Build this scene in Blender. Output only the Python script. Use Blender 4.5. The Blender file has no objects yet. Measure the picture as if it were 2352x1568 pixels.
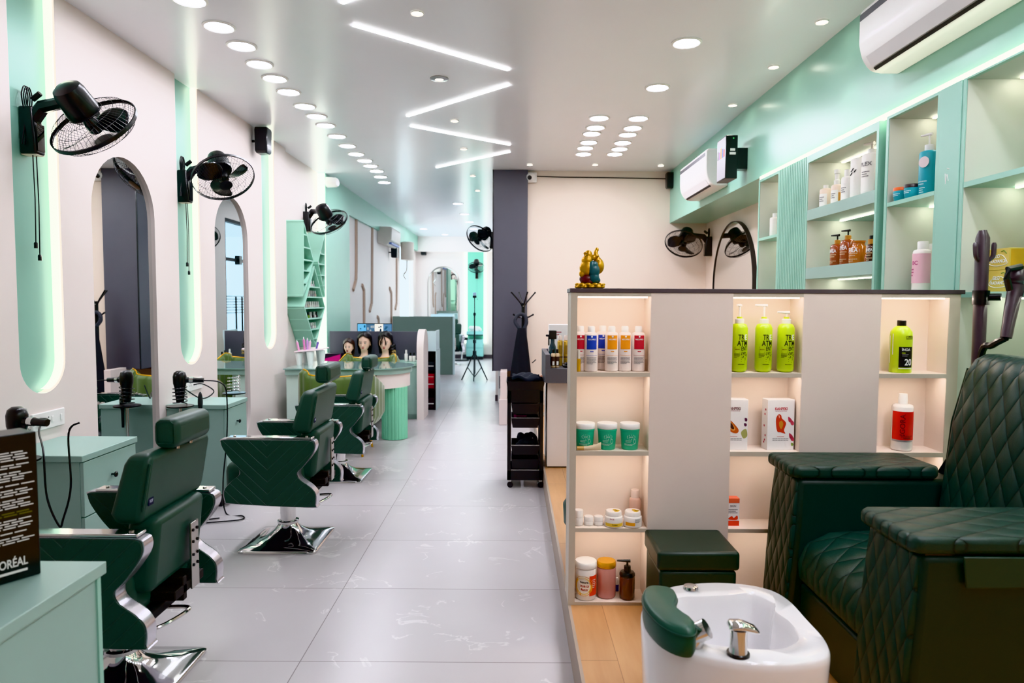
import bpy, bmesh, math, random
from mathutils import Vector as V, Matrix as MX, Euler
random.seed(7)
PI = math.pi
S = bpy.context.scene
COL = S.collection
# ---------------------------------------------------------------- camera
F, CX, CY = 1580.0, 1176.0, 784.0
CAM = V((0, 0, 1.44))
ROT = MX.Rotation(.0022, 3, 'Z') @ MX.Rotation(PI/2 - math.atan(92/F), 3, 'X') @ MX.Rotation(.0045, 3, 'Z')
cd = bpy.data.cameras.new('camera'); cam = bpy.data.objects.new('camera', cd); COL.objects.link(cam)
cam.matrix_world = MX.Translation(CAM) @ ROT.to_4x4()
cd.sensor_width = 36; cd.lens = F/2352*36; cd.clip_start = .02
cd.dof.use_dof = True; cd.dof.focus_distance = 3.6; cd.dof.aperture_fstop = 3.2
S.camera = cam
def P(px, py, x=None, y=None, z=None):
    "the point of the room on a known plane (wall, floor, shelf, ceiling) seen at a photo pixel"
    d = ROT @ V(((px-CX)/F, -(py-CY)/F, -1))
    t = (x-CAM.x)/d.x if x is not None else (y-CAM.y)/d.y if y is not None else (z-CAM.z)/d.z
    return CAM + d*t
# ---------------------------------------------------------------- materials
def lin(h):
    c = [int(h[i:i+2], 16)/255 for i in (0, 2, 4)]
    return [v/12.92 if v <= .04045 else ((v+.055)/1.055)**2.4 for v in c] + [1]
MATS = {}
class NT:
    "tiny node-tree helper"
    def __init__(s, name):
        s.m = bpy.data.materials.new(name); s.m.use_nodes = True
        s.t = s.m.node_tree; s.b = s.t.nodes['Principled BSDF']; s.out = s.t.nodes['Material Output']
        s.tc = None
    def n(s, typ, **k):
        n = s.t.nodes.new(typ)
        for a, v in k.items():
            if a.startswith('i_'):
                key = a[2:]; key = int(key) if key.isdigit() else key.replace('_', ' ')
                if isinstance(v, bpy.types.NodeSocket): s.t.links.new(v, n.inputs[key])
                else: n.inputs[key].default_value = v
            else: setattr(n, a, v)
        return n
    def co(s):
        if not s.tc: s.tc = s.n('ShaderNodeTexCoord')
        return s.tc.outputs['Object']
    def math(s, op, a, b=0.0):
        n = s.n('ShaderNodeMath', operation=op)
        for i, v in enumerate((a, b)):
            if isinstance(v, bpy.types.NodeSocket): s.t.links.new(v, n.inputs[i])
            else: n.inputs[i].default_value = v
        return n.outputs[0]
    def mix(s, fac, a, b):
        n = s.n('ShaderNodeMix', data_type='RGBA')
        for i, v in ((0, fac), (6, a), (7, b)):
            if isinstance(v, bpy.types.NodeSocket): s.t.links.new(v, n.inputs[i])
            else: n.inputs[i].default_value = v
        return n.outputs[2]
    def sep(s):
        n = s.n('ShaderNodeSeparateXYZ'); s.t.links.new(s.co(), n.inputs[0]); return n.outputs
    def noise(s, scale, detail=3.0, vec=None):
        n = s.n('ShaderNodeTexNoise'); n.inputs['Scale'].default_value = scale; n.inputs['Detail'].default_value = detail
        s.t.links.new(vec or s.co(), n.inputs['Vector']); return n.outputs[0]
    def bump(s, h, strength=.3, dist=.01):
        n = s.n('ShaderNodeBump'); n.inputs['Strength'].default_value = strength; n.inputs['Distance'].default_value = dist
        s.t.links.new(h, n.inputs['Height']); s.t.links.new(n.outputs[0], s.b.inputs['Normal'])
    def set(s, k, v):
        if isinstance(v, bpy.types.NodeSocket): s.t.links.new(v, s.b.inputs[k])
        else: s.b.inputs[k].default_value = v
def mat(key, col, rough=.5, metal=0., var=.06, scale=6., bump=0., coat=0., trans=0., spec=.5, alpha=1.):
    "principled surface whose colour wavers a little with a noise texture"
    if key in MATS: return MATS[key]
    t = NT(key); c = lin(col)
    d = [v*(1-var) for v in c[:3]] + [1]; e = [min(1, v*(1+var)) for v in c[:3]] + [1]
    nz = t.noise(scale)
    t.set('Base Color', t.mix(nz, d, e)); t.set('Roughness', rough); t.set('Metallic', metal)
    t.set('Coat Weight', coat); t.set('Coat Roughness', .08); t.set('Transmission Weight', trans); t.set('Specular IOR Level', spec)
    t.set('Alpha', alpha)
    if bump: t.bump(t.noise(scale*12, 5), bump, .004)
    MATS[key] = t.m; return t.m
def emit(key, col, strength, base='FFFFFF'):
    if key in MATS: return MATS[key]
    t = NT(key); t.set('Base Color', lin(base)); t.set('Emission Color', lin(col)); t.set('Emission Strength', strength)
    MATS[key] = t.m; return t.m
def pane(key, col, refl=.12, rough=.0, tint=.92):
    "thin clear sheet: see-through with a mirror sheen that grows at grazing angles"
    if key in MATS: return MATS[key]
    t = NT(key); tr = t.n('ShaderNodeBsdfTransparent'); tr.inputs[0].default_value = lin(col)
    gl = t.n('ShaderNodeBsdfGlossy'); gl.inputs['Roughness'].default_value = rough
    fr = t.n("ShaderNodeLayerWeight"); fr.inputs[0].default_value = .5
    f2 = t.math("ADD", t.math("MULTIPLY", t.math("POWER", fr.outputs[1], 3.0), .5), refl)
    mx = t.n('ShaderNodeMixShader'); t.t.links.new(f2, mx.inputs[0]); t.t.links.new(tr.outputs[0], mx.inputs[1]); t.t.links.new(gl.outputs[0], mx.inputs[2])
    t.t.links.new(mx.outputs[0], t.out.inputs[0]); MATS[key] = t.m; return t.m
def leather(key, col, rough=.42, lines=None, sheen=.0):
    "grained leather; lines = ('V', spacing) chevrons in x/z, or ('D', axis a, size a, axis b, size b) quilted diamonds with crease shade painted in"
    if key in MATS: return MATS[key]
    t = NT(key); c = lin(col)
    h = t.math('MULTIPLY', t.noise(260, 4), .12)
    base = t.mix(t.noise(5), [v*.88 for v in c[:3]]+[1], [v*1.12 for v in c[:3]]+[1])
    if lines:
        o = t.sep()
        if lines[0] == 'V':
            v = t.math('SUBTRACT', o[2], t.math('MULTIPLY', t.math('ABSOLUTE', t.math('ADD', o[0], .01)), .95))
            g = t.math('ABSOLUTE', t.math('SUBTRACT', t.math('FRACT', t.math('DIVIDE', t.math('ADD', v, 5.), lines[1])), .5))
            seam = t.math('MINIMUM', t.math('MULTIPLY', t.math('SUBTRACT', .5, g), 16.), 1.)
            pad = seam
        else:
            a = t.math('DIVIDE', o[lines[1]], lines[2]); b = t.math('DIVIDE', o[lines[3]], lines[4])
            u = t.math('ABSOLUTE', t.math('SINE', t.math('MULTIPLY', t.math('ADD', a, b), PI)))
            v = t.math('ABSOLUTE', t.math('SINE', t.math('MULTIPLY', t.math('SUBTRACT', a, b), PI)))
            pad = t.math('POWER', t.math('MULTIPLY', u, v), .35)
            seam = t.math('MINIMUM', t.math('MULTIPLY', t.math('MINIMUM', u, v), 7.), 1.)
        h = t.math('ADD', h, t.math('MULTIPLY', pad, 1.6))
        light = lines[0] == 'V'
        base = t.mix(seam, [min(1, v*1.6+.008) for v in c[:3]]+[1] if light else [v*.3 for v in c[:3]]+[1], base)  # diamond seams painted darker as crease shade; chevron stitching lighter
        t.bump(h, .55, .012)
    else: t.bump(h, .25, .004)
    t.set('Base Color', base); t.set('Roughness', rough); t.set('Sheen Weight', sheen)
    MATS[key] = t.m; return t.m
# ---------------------------------------------------------------- meshes
def wmat(o):
    m = MX.LocRotScale(o.location, o.rotation_euler, o.scale)
    return wmat(o.parent) @ m if o.parent else m
def tag(o, label=None, cat=None, group=None, kind=None):
    for k, v in (('label', label), ('category', cat), ('group', group), ('kind', kind)):
        if v: o[k] = v
    return o
def link(name, me, m, parent=None, w=False, label=None, bev=0, bseg=2, sub=0, smooth=38):
    o = bpy.data.objects.new(name, me); COL.objects.link(o)
    if m: me.materials.clear(); me.materials.append(m)
    if parent:
        o.parent = parent
        if w: me.transform(wmat(parent).inverted())
    if smooth and len(me.polygons):
        me.polygons.foreach_set('use_smooth', [True]*len(me.polygons))
        if not sub: me.set_sharp_from_angle(angle=math.radians(smooth))
    if bev:
        b = o.modifiers.new('edge', 'BEVEL'); b.width = bev; b.segments = bseg; b.limit_method = 'ANGLE'; b.angle_limit = math.radians(40); b.use_clamp_overlap = True
    if sub:
        b = o.modifiers.new('soft', 'SUBSURF'); b.levels = b.render_levels = sub
    if label: o['label'] = label
    return o
def thing(name, label, cat, loc=(0, 0, 0), rz=0., group=None):
    o = bpy.data.objects.new(name, None); COL.objects.link(o); o.empty_display_size = .05
    o.location = loc; o.rotation_euler = (0, 0, rz); return tag(o, label, cat, group)
def copy_tree(o, parent=None):
    c = o.copy(); COL.objects.link(c)
    if parent: c.parent = parent
    for ch in list(o.children): copy_tree(ch, c)
    return c
def again(o, loc, label, rz=None, group=None):
    c = copy_tree(o); c.location = loc; c['label'] = label
    if rz is not None: c.rotation_euler = (0, 0, rz)
    if group: c['group'] = group
    return c
class MB:
    def __init__(s): s.b = bmesh.new()
    def vs(s, pts): return [s.b.verts.new(p) for p in pts]
    def f(s, vv):
        try: s.b.faces.new(vv)
        except ValueError: pass
    def loft(s, rings, closed=True, cap=True, wrap=False):
        R = [s.vs(r) for r in rings]; n = len(R[0])
        pairs = list(zip(R, R[1:])) + ([(R[-1], R[0])] if wrap else [])
        for a, b in pairs:
            for i in range(n if closed else n-1):
                j = (i+1) % n; s.f([a[i], a[j], b[j], b[i]])
        if cap and not wrap: s.f(R[0][::-1]); s.f(R[-1])
        return s
    def box(s, x0, x1, y0, y1, z0, z1, m=None):
        r = [[(x0, y0, z), (x1, y0, z), (x1, y1, z), (x0, y1, z)] for z in (z0, z1)]
        if m: r = [[m @ V(p) for p in q] for q in r]
        return s.loft(r)
    def prism(s, pts, ax, a, b, sc=1.):
        "2-D outline swept along axis ax ('x': pts are y,z; 'y': pts are x,z; 'z': pts are x,y)"
        g = {'x': lambda p, t: (t, p[0], p[1]), 'y': lambda p, t: (p[0], t, p[1]), 'z': lambda p, t: (p[0], p[1], t)}[ax]
        return s.loft([[g(p, t) for p in pts] for t in (a, b)])
    def lathe(s, prof, c=(0, 0, 0), seg=24, m=None, sx=1., sy=1., cap=True):
        m = m or MX.Translation(c)
        return s.loft([[m @ V((r*math.cos(2*PI*i/seg)*sx, r*math.sin(2*PI*i/seg)*sy, z)) for i in range(seg)] for r, z in prof], cap=cap)
    def rod(s, p, q, r, r2=None, seg=12):
        p, q = V(p), V(q); d = q-p
        m = MX.Translation(p) @ d.to_track_quat('Z', 'Y').to_matrix().to_4x4()
        return s.lathe([(r, 0), (r if r2 is None else r2, d.length)], m=m, seg=seg)
    def tube(s, pts, r, seg=6, closed=False):
        pts = [V(p) for p in pts]; n = len(pts); rings = []; up = V((.13, .21, .97))
        for i, p in enumerate(pts):
            a = pts[(i-1) % n] if closed or i else p; b = pts[(i+1) % n] if closed or i < n-1 else p
            t = (b-a).normalized() if (b-a).length > 1e-9 else V((0, 0, 1))
            u = t.cross(up)
            if u.length < .05: u = t.cross(V((1, 0, 0)))
            u.normalize(); w = t.cross(u)
            rr = r[i] if isinstance(r, (list, tuple)) else r
            rings.append([p + (u*math.cos(2*PI*k/seg) + w*math.sin(2*PI*k/seg))*rr for k in range(seg)])
        return s.loft(rings, wrap=closed)
    def ball(s, c, r, seg=16, rings=10, m=None):
        rx, ry, rz = r if isinstance(r, (tuple, list)) else (r, r, r); c = V(c)
        prof = []
        for k in range(rings+1):
            a = -PI/2 + PI*k/rings; k_ = max(math.cos(a), .02)
            prof.append([(k_*math.cos(2*PI*i/seg)*rx, k_*math.sin(2*PI*i/seg)*ry, math.sin(a)*rz) for i in range(seg)])
        return s.loft([[c + (m @ V(p) if m else V(p)) for p in q] for q in prof])
    def mesh(s, name):
        bmesh.ops.recalc_face_normals(s.b, faces=s.b.faces[:])
        me = bpy.data.meshes.new(name); s.b.to_mesh(me); s.b.free(); return me
    def ob(s, name, m, parent=None, **k): return link(name, s.mesh(name), m, parent, **k)
def spline(pts, n=6, closed=True):
    "Catmull-Rom through points of any dimension"
    out = []; N = len(pts)
    for i in range(N if closed else N-1):
        g = [pts[(i+k) % N] if closed else pts[min(max(i+k, 0), N-1)] for k in (-1, 0, 1, 2)]
        for j in range(n):
            t = j/n
            out.append(tuple(.5*((2*b)+(-a+c)*t+(2*a-5*b+4*c-d)*t*t+(-a+3*b-3*c+d)*t**3) for a, b, c, d in zip(*g)))
    if not closed: out.append(tuple(pts[-1]))
    return out
def plate(outlines, depth):
    "flat sheet with holes, in its own x/y plane, depth along z (0..depth)"
    cu = bpy.data.curves.new('sheet', 'CURVE'); cu.dimensions = '2D'; cu.fill_mode = 'BOTH'; cu.extrude = depth/2
    for ol in outlines:
        sp = cu.splines.new('POLY'); sp.points.add(len(ol)-1)
        for q, p in zip(sp.points, ol): q.co = (p[0], p[1], 0, 1)
        sp.use_cyclic_u = True
    o = bpy.data.objects.new('sheet', cu); me = bpy.data.meshes.new_from_object(o); bpy.data.objects.remove(o); bpy.data.curves.remove(cu)
    me.transform(MX.Translation((0, 0, depth/2))); return me
YZ = MX(((0, 0, 1, 0), (1, 0, 0, 0), (0, 1, 0, 0), (0, 0, 0, 1)))   # sheet x->Y, y->Z, z->X
def text(s, size, m, parent, mx, name='lettering', cyl=None, align='CENTER', sx=1., label=None, fit=None):
    cu = bpy.data.curves.new('t', 'FONT'); cu.body = s; cu.size = size; cu.align_x = align; cu.align_y = 'CENTER'; cu.extrude = .0002; cu.resolution_u = 3; cu.offset = size*.018
    o = bpy.data.objects.new('t', cu); me = bpy.data.meshes.new_from_object(o); bpy.data.objects.remove(o); bpy.data.curves.remove(cu)
    if fit: xs = [v.co.x for v in me.vertices]; sx = fit/(max(xs)-min(xs)); me.transform(T(-(max(xs)+min(xs))/2, 0, 0))
    me.transform(MX.Scale(sx, 4, (1, 0, 0)))
    me.transform(mx)
    if cyl:
        for v in me.vertices:
            a = v.co.x/cyl; r = cyl + .0006 - v.co.y
            v.co = (r*math.sin(a), -r*math.cos(a), v.co.z)
    return link(name, me, m, parent, smooth=0, label=label)
FRONT = MX.Rotation(PI/2, 4, 'X')          # text standing in x/z, read from -y
def T(*p): return MX.Translation(p)
def patch(R, a0, a1, z0, z1, m, parent, name='label', off=.0006, n=10, label=None):
    "label wrapped round a bottle; angle 0 faces -y, positive towards +x"
    q = MB(); r = R+off
    cols = [[(r*math.sin(a), -r*math.cos(a), z) for a in [a0+(a1-a0)*i/n for i in range(n+1)]] for z in (z0, z1)]
    q.loft(cols, closed=False, cap=False); return q.ob(name, m, parent, label=label)
def arc(cx, cy, r, a0, a1, n=16): return [(cx+r*math.cos(math.radians(a0+(a1-a0)*i/n)), cy+r*math.sin(math.radians(a0+(a1-a0)*i/n))) for i in range(n+1)]
def capsule(c, r, z0, z1, n=18): return arc(c, z0+r, r, 180, 360, n) + arc(c, z1-r, r, 0, 180, n)
ORD = 'first second third fourth fifth sixth seventh eighth ninth tenth eleventh twelfth thirteenth fourteenth fifteenth sixteenth seventeenth eighteenth'.split()
def bars(w, hs, z0, dz, mx, m, parent, cyl=None, name='lettering'):
    "rows of print too small to read"
    q = MB()
    for i, h in enumerate(hs):
        z = z0-i*dz; n = 6
        a, b = (-w/2, -w/2+w*h)
        for (u0, u1) in [(a+(b-a)*k/n, a+(b-a)*(k+.86)/n) for k in range(n)]:
            if cyl:
                r = cyl+.0012; q.loft([[(r*math.sin((u+mx)/r), -r*math.cos((u+mx)/r), zz) for u in (u0, u1)] for zz in (z-dz*.22, z+dz*.22)], closed=False, cap=False)
            else: q.loft([[mx @ V((u, 0, zz)) for u in (u0, u1)] for zz in (z-dz*.22, z+dz*.22)], closed=False, cap=False)
    return q.ob(name, m, parent, smooth=0)
# ---------------------------------------------------------------- palette
cream = mat('cream_paint', 'EADFDA', .55, var=.03, scale=2, bump=.05)
cream2 = mat('cream_wallpaper', 'EADBCD', .6, var=.03, scale=2, bump=.08)
mint = mat('mint_laminate', '9ACBBA', .3, var=.03, scale=2)
mint_d = mat('mint_panel', '8FC2AE', .32, var=.03)
mint_cab = mat('mint_grey_laminate', '9DBBB2', .38, var=.03)
mint_in = mat('shelf_inside', 'C8CABF', .5, var=.03)
sage = mat('sage_partition', '76887E', .45, var=.03)
flute = mat('fluted_mint', '86D4B0', .45, var=.04)
grey = mat('slate_laminate', '56555F', .45, var=.05)
taupe = mat('taupe_laminate', '5B5054', .4, var=.05)
black = mat('black_plastic', '0E0F11', .32, var=.1, coat=.25)
blackm = mat('black_matt', '17181A', .6, var=.1)
cloth_k = mat('black_cloth', '1B1D22', .9, var=.25, scale=14, bump=.4)
chrome = mat('chrome', 'DCDCDC', .08, 1., var=.03)
steel = mat('steel', 'B9B6B2', .28, 1., var=.05)
white = mat('white_plastic', 'F2F0EE', .3, var=.02)
whitec = mat('white_ceramic', 'F3F1F3', .1, var=.01, coat=.6)
goldm = mat('gold', 'D9A437', .28, .85, var=.15, scale=30)
lea = leather('green_leather', '2E4B40')
leav = leather('green_leather_chevron', '2A4439', lines=('V', .068))
led_w = emit('led_warm', 'FFE9D2', 10)
led_n = emit('led_neutral', 'FFF6E6', 11)
mirror = mat('mirror_silver', 'EDEFEE', .0, 1., var=.0)
txk = mat('ink_black', '111111', .6); txw = mat('ink_white', 'F4F4F2', .5); txg = mat('ink_grey', '8A8588', .6)
# ================================================================ SETTING
H, XL, XR, YB, YC, PZ, PX, YE = 3.03, -2.4, 2.36, 17.3, 8.5, .155, .236, -2.6
def struct(name, mb, m, **k): return tag(mb.ob(name, m, smooth=0, **k), kind='structure')
# floor: large veined porcelain tiles
t = NT('floor_tile'); o = t.sep()
mp = t.n('ShaderNodeMapping'); mp.inputs['Location'].default_value = (.847+1.4*3, 3.37*-1+.7*10, 0); t.t.links.new(t.co(), mp.inputs[0])
br = t.n('ShaderNodeTexBrick'); br.offset = 0; br.squash = 1
for k, v in (('Scale', 1.), ('Mortar Size', .0022), ('Mortar Smooth', .1), ('Bias', 0.), ('Brick Width', 1.4), ('Row Height', .7)): br.inputs[k].default_value = v
br.inputs['Color1'].default_value = (1, 1, 1, 1); br.inputs['Color2'].default_value = (.93, .93, .93, 1); br.inputs['Mortar'].default_value = (.42, .38, .38, 1)
t.t.links.new(mp.outputs[0], br.inputs[0])
base = t.mix(t.noise(2.2, 6), lin('BDB7BA'), lin('C8C3C5'))
vein = t.n('ShaderNodeTexNoise'); vein.inputs['Scale'].default_value = 2.6; vein.inputs['Detail'].default_value = 7; vein.inputs['Distortion'].default_value = 1.6; t.t.links.new(t.co(), vein.inputs['Vector'])
vv = t.math('SUBTRACT', 1., t.math('MINIMUM', t.math('MULTIPLY', t.math('ABSOLUTE', t.math('SUBTRACT', vein.outputs[0], .5)), 55.), 1.))
gate = t.math('GREATER_THAN', t.noise(3.3, 2), .56)
c1 = t.mix(t.math('MULTIPLY', t.math('MULTIPLY', vv, gate), .4), base, lin('F4F0EF'))
mul = t.n('ShaderNodeMix', data_type='RGBA', blend_type='MULTIPLY'); mul.inputs[0].default_value = 1; t.t.links.new(c1, mul.inputs[6]); t.t.links.new(br.outputs[0], mul.inputs[7])
t.set('Base Color', mul.outputs[2]); t.set('Roughness', .3); floor_m = t.m
# ceiling: satin lacquer
t = NT('ceiling_lacquer'); t.set('Base Color', t.mix(t.noise(1.5), lin('F0F1F7'), lin('F6F7FD'))); t.set('Roughness', .24); t.set('Specular IOR Level', .6)
t.bump(t.noise(.9, 2), .04, .05); ceil_m = t.m
# wood laminate of the raised floor
t = NT('wood_laminate'); mp = t.n('ShaderNodeMapping'); mp.inputs['Scale'].default_value = (1, .12, 1); t.t.links.new(t.co(), mp.inputs[0])
w1 = t.noise(9, 6, mp.outputs[0]); w2 = t.noise(34, 5, mp.outputs[0])
br = t.n('ShaderNodeTexBrick'); br.offset = .5
mp2 = t.n('ShaderNodeMapping'); mp2.inputs['Rotation'].default_value = (0, 0, PI/2); t.t.links.new(t.co(), mp2.inputs[0]); t.t.links.new(mp2.outputs[0], br.inputs[0])
for k, v in (('Scale', 1.), ('Mortar Size', .0012), ('Brick Width', 1.2), ('Row Height', .19)): br.inputs[k].default_value = v
br.inputs['Color1'].default_value = (1, 1, 1, 1); br.inputs['Color2'].default_value = (.88, .86, .84, 1); br.inputs['Mortar'].default_value = (.5, .45, .4, 1)
c1 = t.mix(t.math('MULTIPLY', t.math('ADD', w1, w2), .5), lin('B27F52'), lin('DDB184'))
mul = t.n('ShaderNodeMix', data_type='RGBA', blend_type='MULTIPLY'); mul.inputs[0].default_value = 1; t.t.links.new(c1, mul.inputs[6]); t.t.links.new(br.outputs[0], mul.inputs[7])
t.set('Base Color', mul.outputs[2]); t.set('Roughness', .38); wood_m = t.m

struct('floor', MB().box(-2.6, 2.6, YE-.1, YB+.2, -.1, 0), floor_m)
struct('floor_raised', MB().box(PX+.012, 2.5, YE, YC, 0, PZ), wood_m)
struct('trim_1', MB().box(PX, PX+.012, YE, YC, 0, PZ), mat('riser', 'A8978A', .5))
struct('ceiling', MB().box(-2.6, 2.6, YE-.1, YB+.2, H, H+.1), ceil_m)
WY0, WY1 = 14.6, 16.75
struct('wall_left', MB().box(-2.55, -2.45, YE, WY0, 0, H).box(-2.55, -2.45, WY1, YB, 0, H).box(-2.55, -2.45, WY0, WY1, 2.66, H), cream)
struct('wall_right', MB().box(XR, XR+.1, YE, YC, 0, H), cream2)
struct('wall_front', MB().box(-2.55, XR+.1, YE-.1, YE, 0, H), cream)
struct('wall_rear', MB().box(-2.55, .1, YB, YB+.1, 0, H), cream)
struct('wall_back', MB().box(.165, XR+.1, YC, YC+.1, 0, H), cream2)
DY0, DY1 = 11.0, 12.3
struct('wall_corridor', MB().box(-.257, -.1, 9.9, DY0, 0, H).box(-.257, -.1, DY1, YB, 0, H).box(-.257, -.1, DY0, DY1, 2.75, H), cream)
struct('wall_partition', MB().box(-.257, .165, YC-.07, 9.9, .585, H), grey, bev=.004)
struct('trim_2', MB().box(-.262, -.25, YC-.075, YC-.06, .583, H), black)
struct('wall_plinth', MB().box(.1, .165, 8.5, 9.9, 0, .585).box(-.1, .165, 9.9, 10, 0, .7), cream)
struct('baseboard_corridor', MB().box(-.262, -.185, 9.885, 9.9, 0, .09), taupe)
struct('baseboard_rear', MB().box(-2.45, -.257, YB-.015, YB, 0, .1), taupe)
# mint fascia box along the right wall
FX = 1.905
struct('trim_3', MB().box(FX, XR, YE, YC, 2.405, H), mint)
# left wall: thick cream panelling with mint slots and capsule mirror niches
def ypx(px, x, py=690): return P(px, py, x=x).y
slots = [(ypx(38, -2.4), ypx(147, -2.4)), (ypx(413, -2.4), ypx(462, -2.4)), (ypx(606, -2.4), ypx(633, -2.4))]
slots = [((a+b)/2, .17) for a, b in slots]
mirs = [((ypx(219, -2.4)+ypx(358, -2.4))/2, .345), ((ypx(499, -2.4)+ypx(569, -2.4))/2, .345)]
slots.insert(0, (slots[0][0]-1.58, .17)); slots.insert(0, (slots[0][0]-1.58, .17))
PE = ypx(660, -2.4)
ol = [(YE, 0)]
ol += [(PE, 0), (PE, H)]
for c, r in reversed(slots): ol += [(c+r, H)] + arc(c, .96+r, r, 0, -180, 18) + [(c-r, H)]
ol += [(YE, H)]
me = plate([ol] + [capsule(c, r, .12, 2.31) for c, r in mirs], .05); me.transform(YZ); me.transform(T(-2.45, 0, 0))
tag(link('wall_left_panel', me, cream, smooth=30), kind='structure')
for i, (c, r) in enumerate(slots):
    struct('trim_%d' % (4+i), MB().box(-2.4495, -2.446, c-r-.03, c+r+.03, .92, H), mat('mint_slot', '86B6A6', .35, var=.02))
glow = emit('led_slot', 'FBFBE6', 5)
for i, (c, r) in enumerate(slots[2:]):
    q = MB(); path = [(c+r-.012, H-.005), (c+r-.012, .96+r)] + arc(c, .96+r, r-.012, 0, -75, 12)
    q.loft([[(x, y+dx, z) for x, dx in ((-2.445, -.006), (-2.445, .006), (-2.405, .006), (-2.405, -.006))] for y, z in path])
    tag(q.ob('led_strip', glow), 'bright LED strip along the far edge of the %s mint wall slot' % ORD[i], 'light strip', 'LED strips in the mint wall slots')
ml = ['tall capsule mirror in the wall behind the nearest green salon chair', 'tall capsule mirror in the wall between second and third mint slots']
for (c, r), l in zip(mirs, ml):
    me = plate([capsule(c, r-.002, .122, 2.308)], .006); me.transform(YZ); me.transform(T(-2.43, 0, 0))
    tag(link('wall_mirror', me, mirror, smooth=0), l, 'mirror', 'capsule mirrors in the left wall')
# mint pier, mint fascia, grooved cream panelling, bright window
y0, y1 = ypx(750, -2.36), ypx(804, -2.36)
struct('trim_10', MB().box(-2.45, -2.36, y0, y1, 0, H), mint_d)
struct('trim_11', MB().box(-2.45, -2.37, y1, YB, 2.67, H), mint_d)
struct('wall_grooved', MB().box(-2.45, -2.41, y1, WY0, 0, 2.67), cream)
q = MB()
for g in ([(817, 499), (817, 628), (815, 648), (810, 666)], [(831, 654), (834, 664), (835, 676), (835, 790)], [(854, 521), (853, 682), (851, 702), (848, 715)], [(866, 727), (869, 737), (870, 790)],
          [(894, 661), (897, 670), (898, 682), (898, 790)], [(910, 573), (910, 688), (909, 700), (907, 710)]):
    pts = [P(*p, x=-2.405) for p in g]; pts = [V(p) for p in spline([tuple(p) for p in pts], 5, False)]
    q.tube(pts, .03, 8)
struct('trim_12', q, mat('groove', 'B9A08F', .6))
tag(MB().box(-2.448, -2.365, y0-.03, y0-.001, .76, H-.01).ob('led_strip', emit('led_pier', 'F4FFF2', 9)), 'bright vertical LED strip where nail station wall meets mint pier', 'light strip')
struct('trim_13', MB().box(-2.45, -.26, YB-.25, YB, 2.66, H), cream)
# window on the left, far down the room
q = MB()
for a, b in ((WY0, WY0+.06), (WY1-.06, WY1)): q.box(-2.52, -2.44, a, b, 0, 2.66)
q.box(-2.52, -2.44, WY0, WY1, 2.6, 2.66).box(-2.52, -2.44, WY0, WY1, 0, .08)
wf = struct('window_1', q, cream); link('pane', MB().box(-2.5, -2.494, WY0+.06, WY1-.06, .08, 2.6).mesh('pane'), pane('clear_pane', 'F5FAFA', .02), wf, smooth=0)
# glass door on the corridor side with a transom; street outside
q = MB()
for a, b in ((DY0, DY0+.04), (DY1-.04, DY1)): q.box(-.25, -.15, a, b, 0, 2.75)
q.box(-.25, -.15, DY0, DY1, 2.7, 2.75).box(-.24, -.16, DY0, DY1, 2.08, 2.13)
d = struct('door_1', q, blackm)
link('pane', MB().box(-.205, -.195, DY0+.04, DY1-.04, .01, 2.08).box(-.205, -.195, DY0+.04, DY1-.04, 2.13, 2.7).mesh('pane'), pane('door_glass', 'D6E6EA', .05), d, smooth=0)
q = MB()
for k in range(7): q.box(-.194, -.192, DY0+.05, DY1-.05, 1.22+.045*k, 1.245+.045*k)
q.ob('frosted_band', mat('frost', 'DCE6EA', .7, alpha=.6), d, smooth=0)
MB().rod((-.27, DY0+.35, .5), (-.27, DY0+.35, 1.5), .016).rod((-.27, DY0+.6, .5), (-.27, DY0+.6, 1.5), .016).box(-.28, -.2, DY0+.5, DY0+.62, 2.03, 2.18).ob('handle', black, d)
struct('street', MB().box(-.1, 9, 9.5, 17, -.12, -.02), mat('asphalt', '4A4C50', .8))
struct('backdrop_building', MB().box(6, 6.5, 10, 17, -.05, 1.25).box(6, 6.5, 10, 17, 2.6, 3.5), mat('teal_facade', '2E6A72', .7))
# rear wall: arch mirror and lit mint strip with a fan
a = P(984, 700, y=YB-.01); b = P(1053, 700, y=YB-.01); c = (a.x+b.x)/2; r = (b.x-a.x)/2; zt = P(1018, 613, y=YB-.01).z
me = plate([[(c-r, .3)] + arc(c, zt-r, r, 180, 0, 18) + [(c+r, .3)]], .01); me.transform(FRONT); me.transform(T(0, YB-.006, 0))
tag(link('arch_mirror', me, mirror, smooth=0), 'arched mirror on the far end wall beside the lit mint strip', 'mirror')
q = MB(); pts = [(c-r, .3)] + arc(c, zt-r, r, 180, 0, 18) + [(c+r, .3)]
q.tube([(x, YB-.014, z) for x, z in pts], .02, 6); q.ob('frame', steel, bpy.data.objects['arch_mirror'])
a = P(1074, 700, y=YB); b = P(1111, 700, y=YB)
struct('trim_14', MB().box(a.x, b.x, YB-.02, YB, .1, 2.66), mat('mint_bright', '86D9C0', .4))
for k, (u, l) in enumerate(((a.x-.07, 'bright LED strip on end wall between arch mirror and mint strip'), (b.x+.005, 'bright LED strip on end wall at outer edge of mint strip'))):
    tag(MB().box(u, u+.065, YB-.03, YB-.001, .4, 2.66).ob('led_strip', emit('led_rear', 'F2FFFA', 6)), l, 'light strip')
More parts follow.
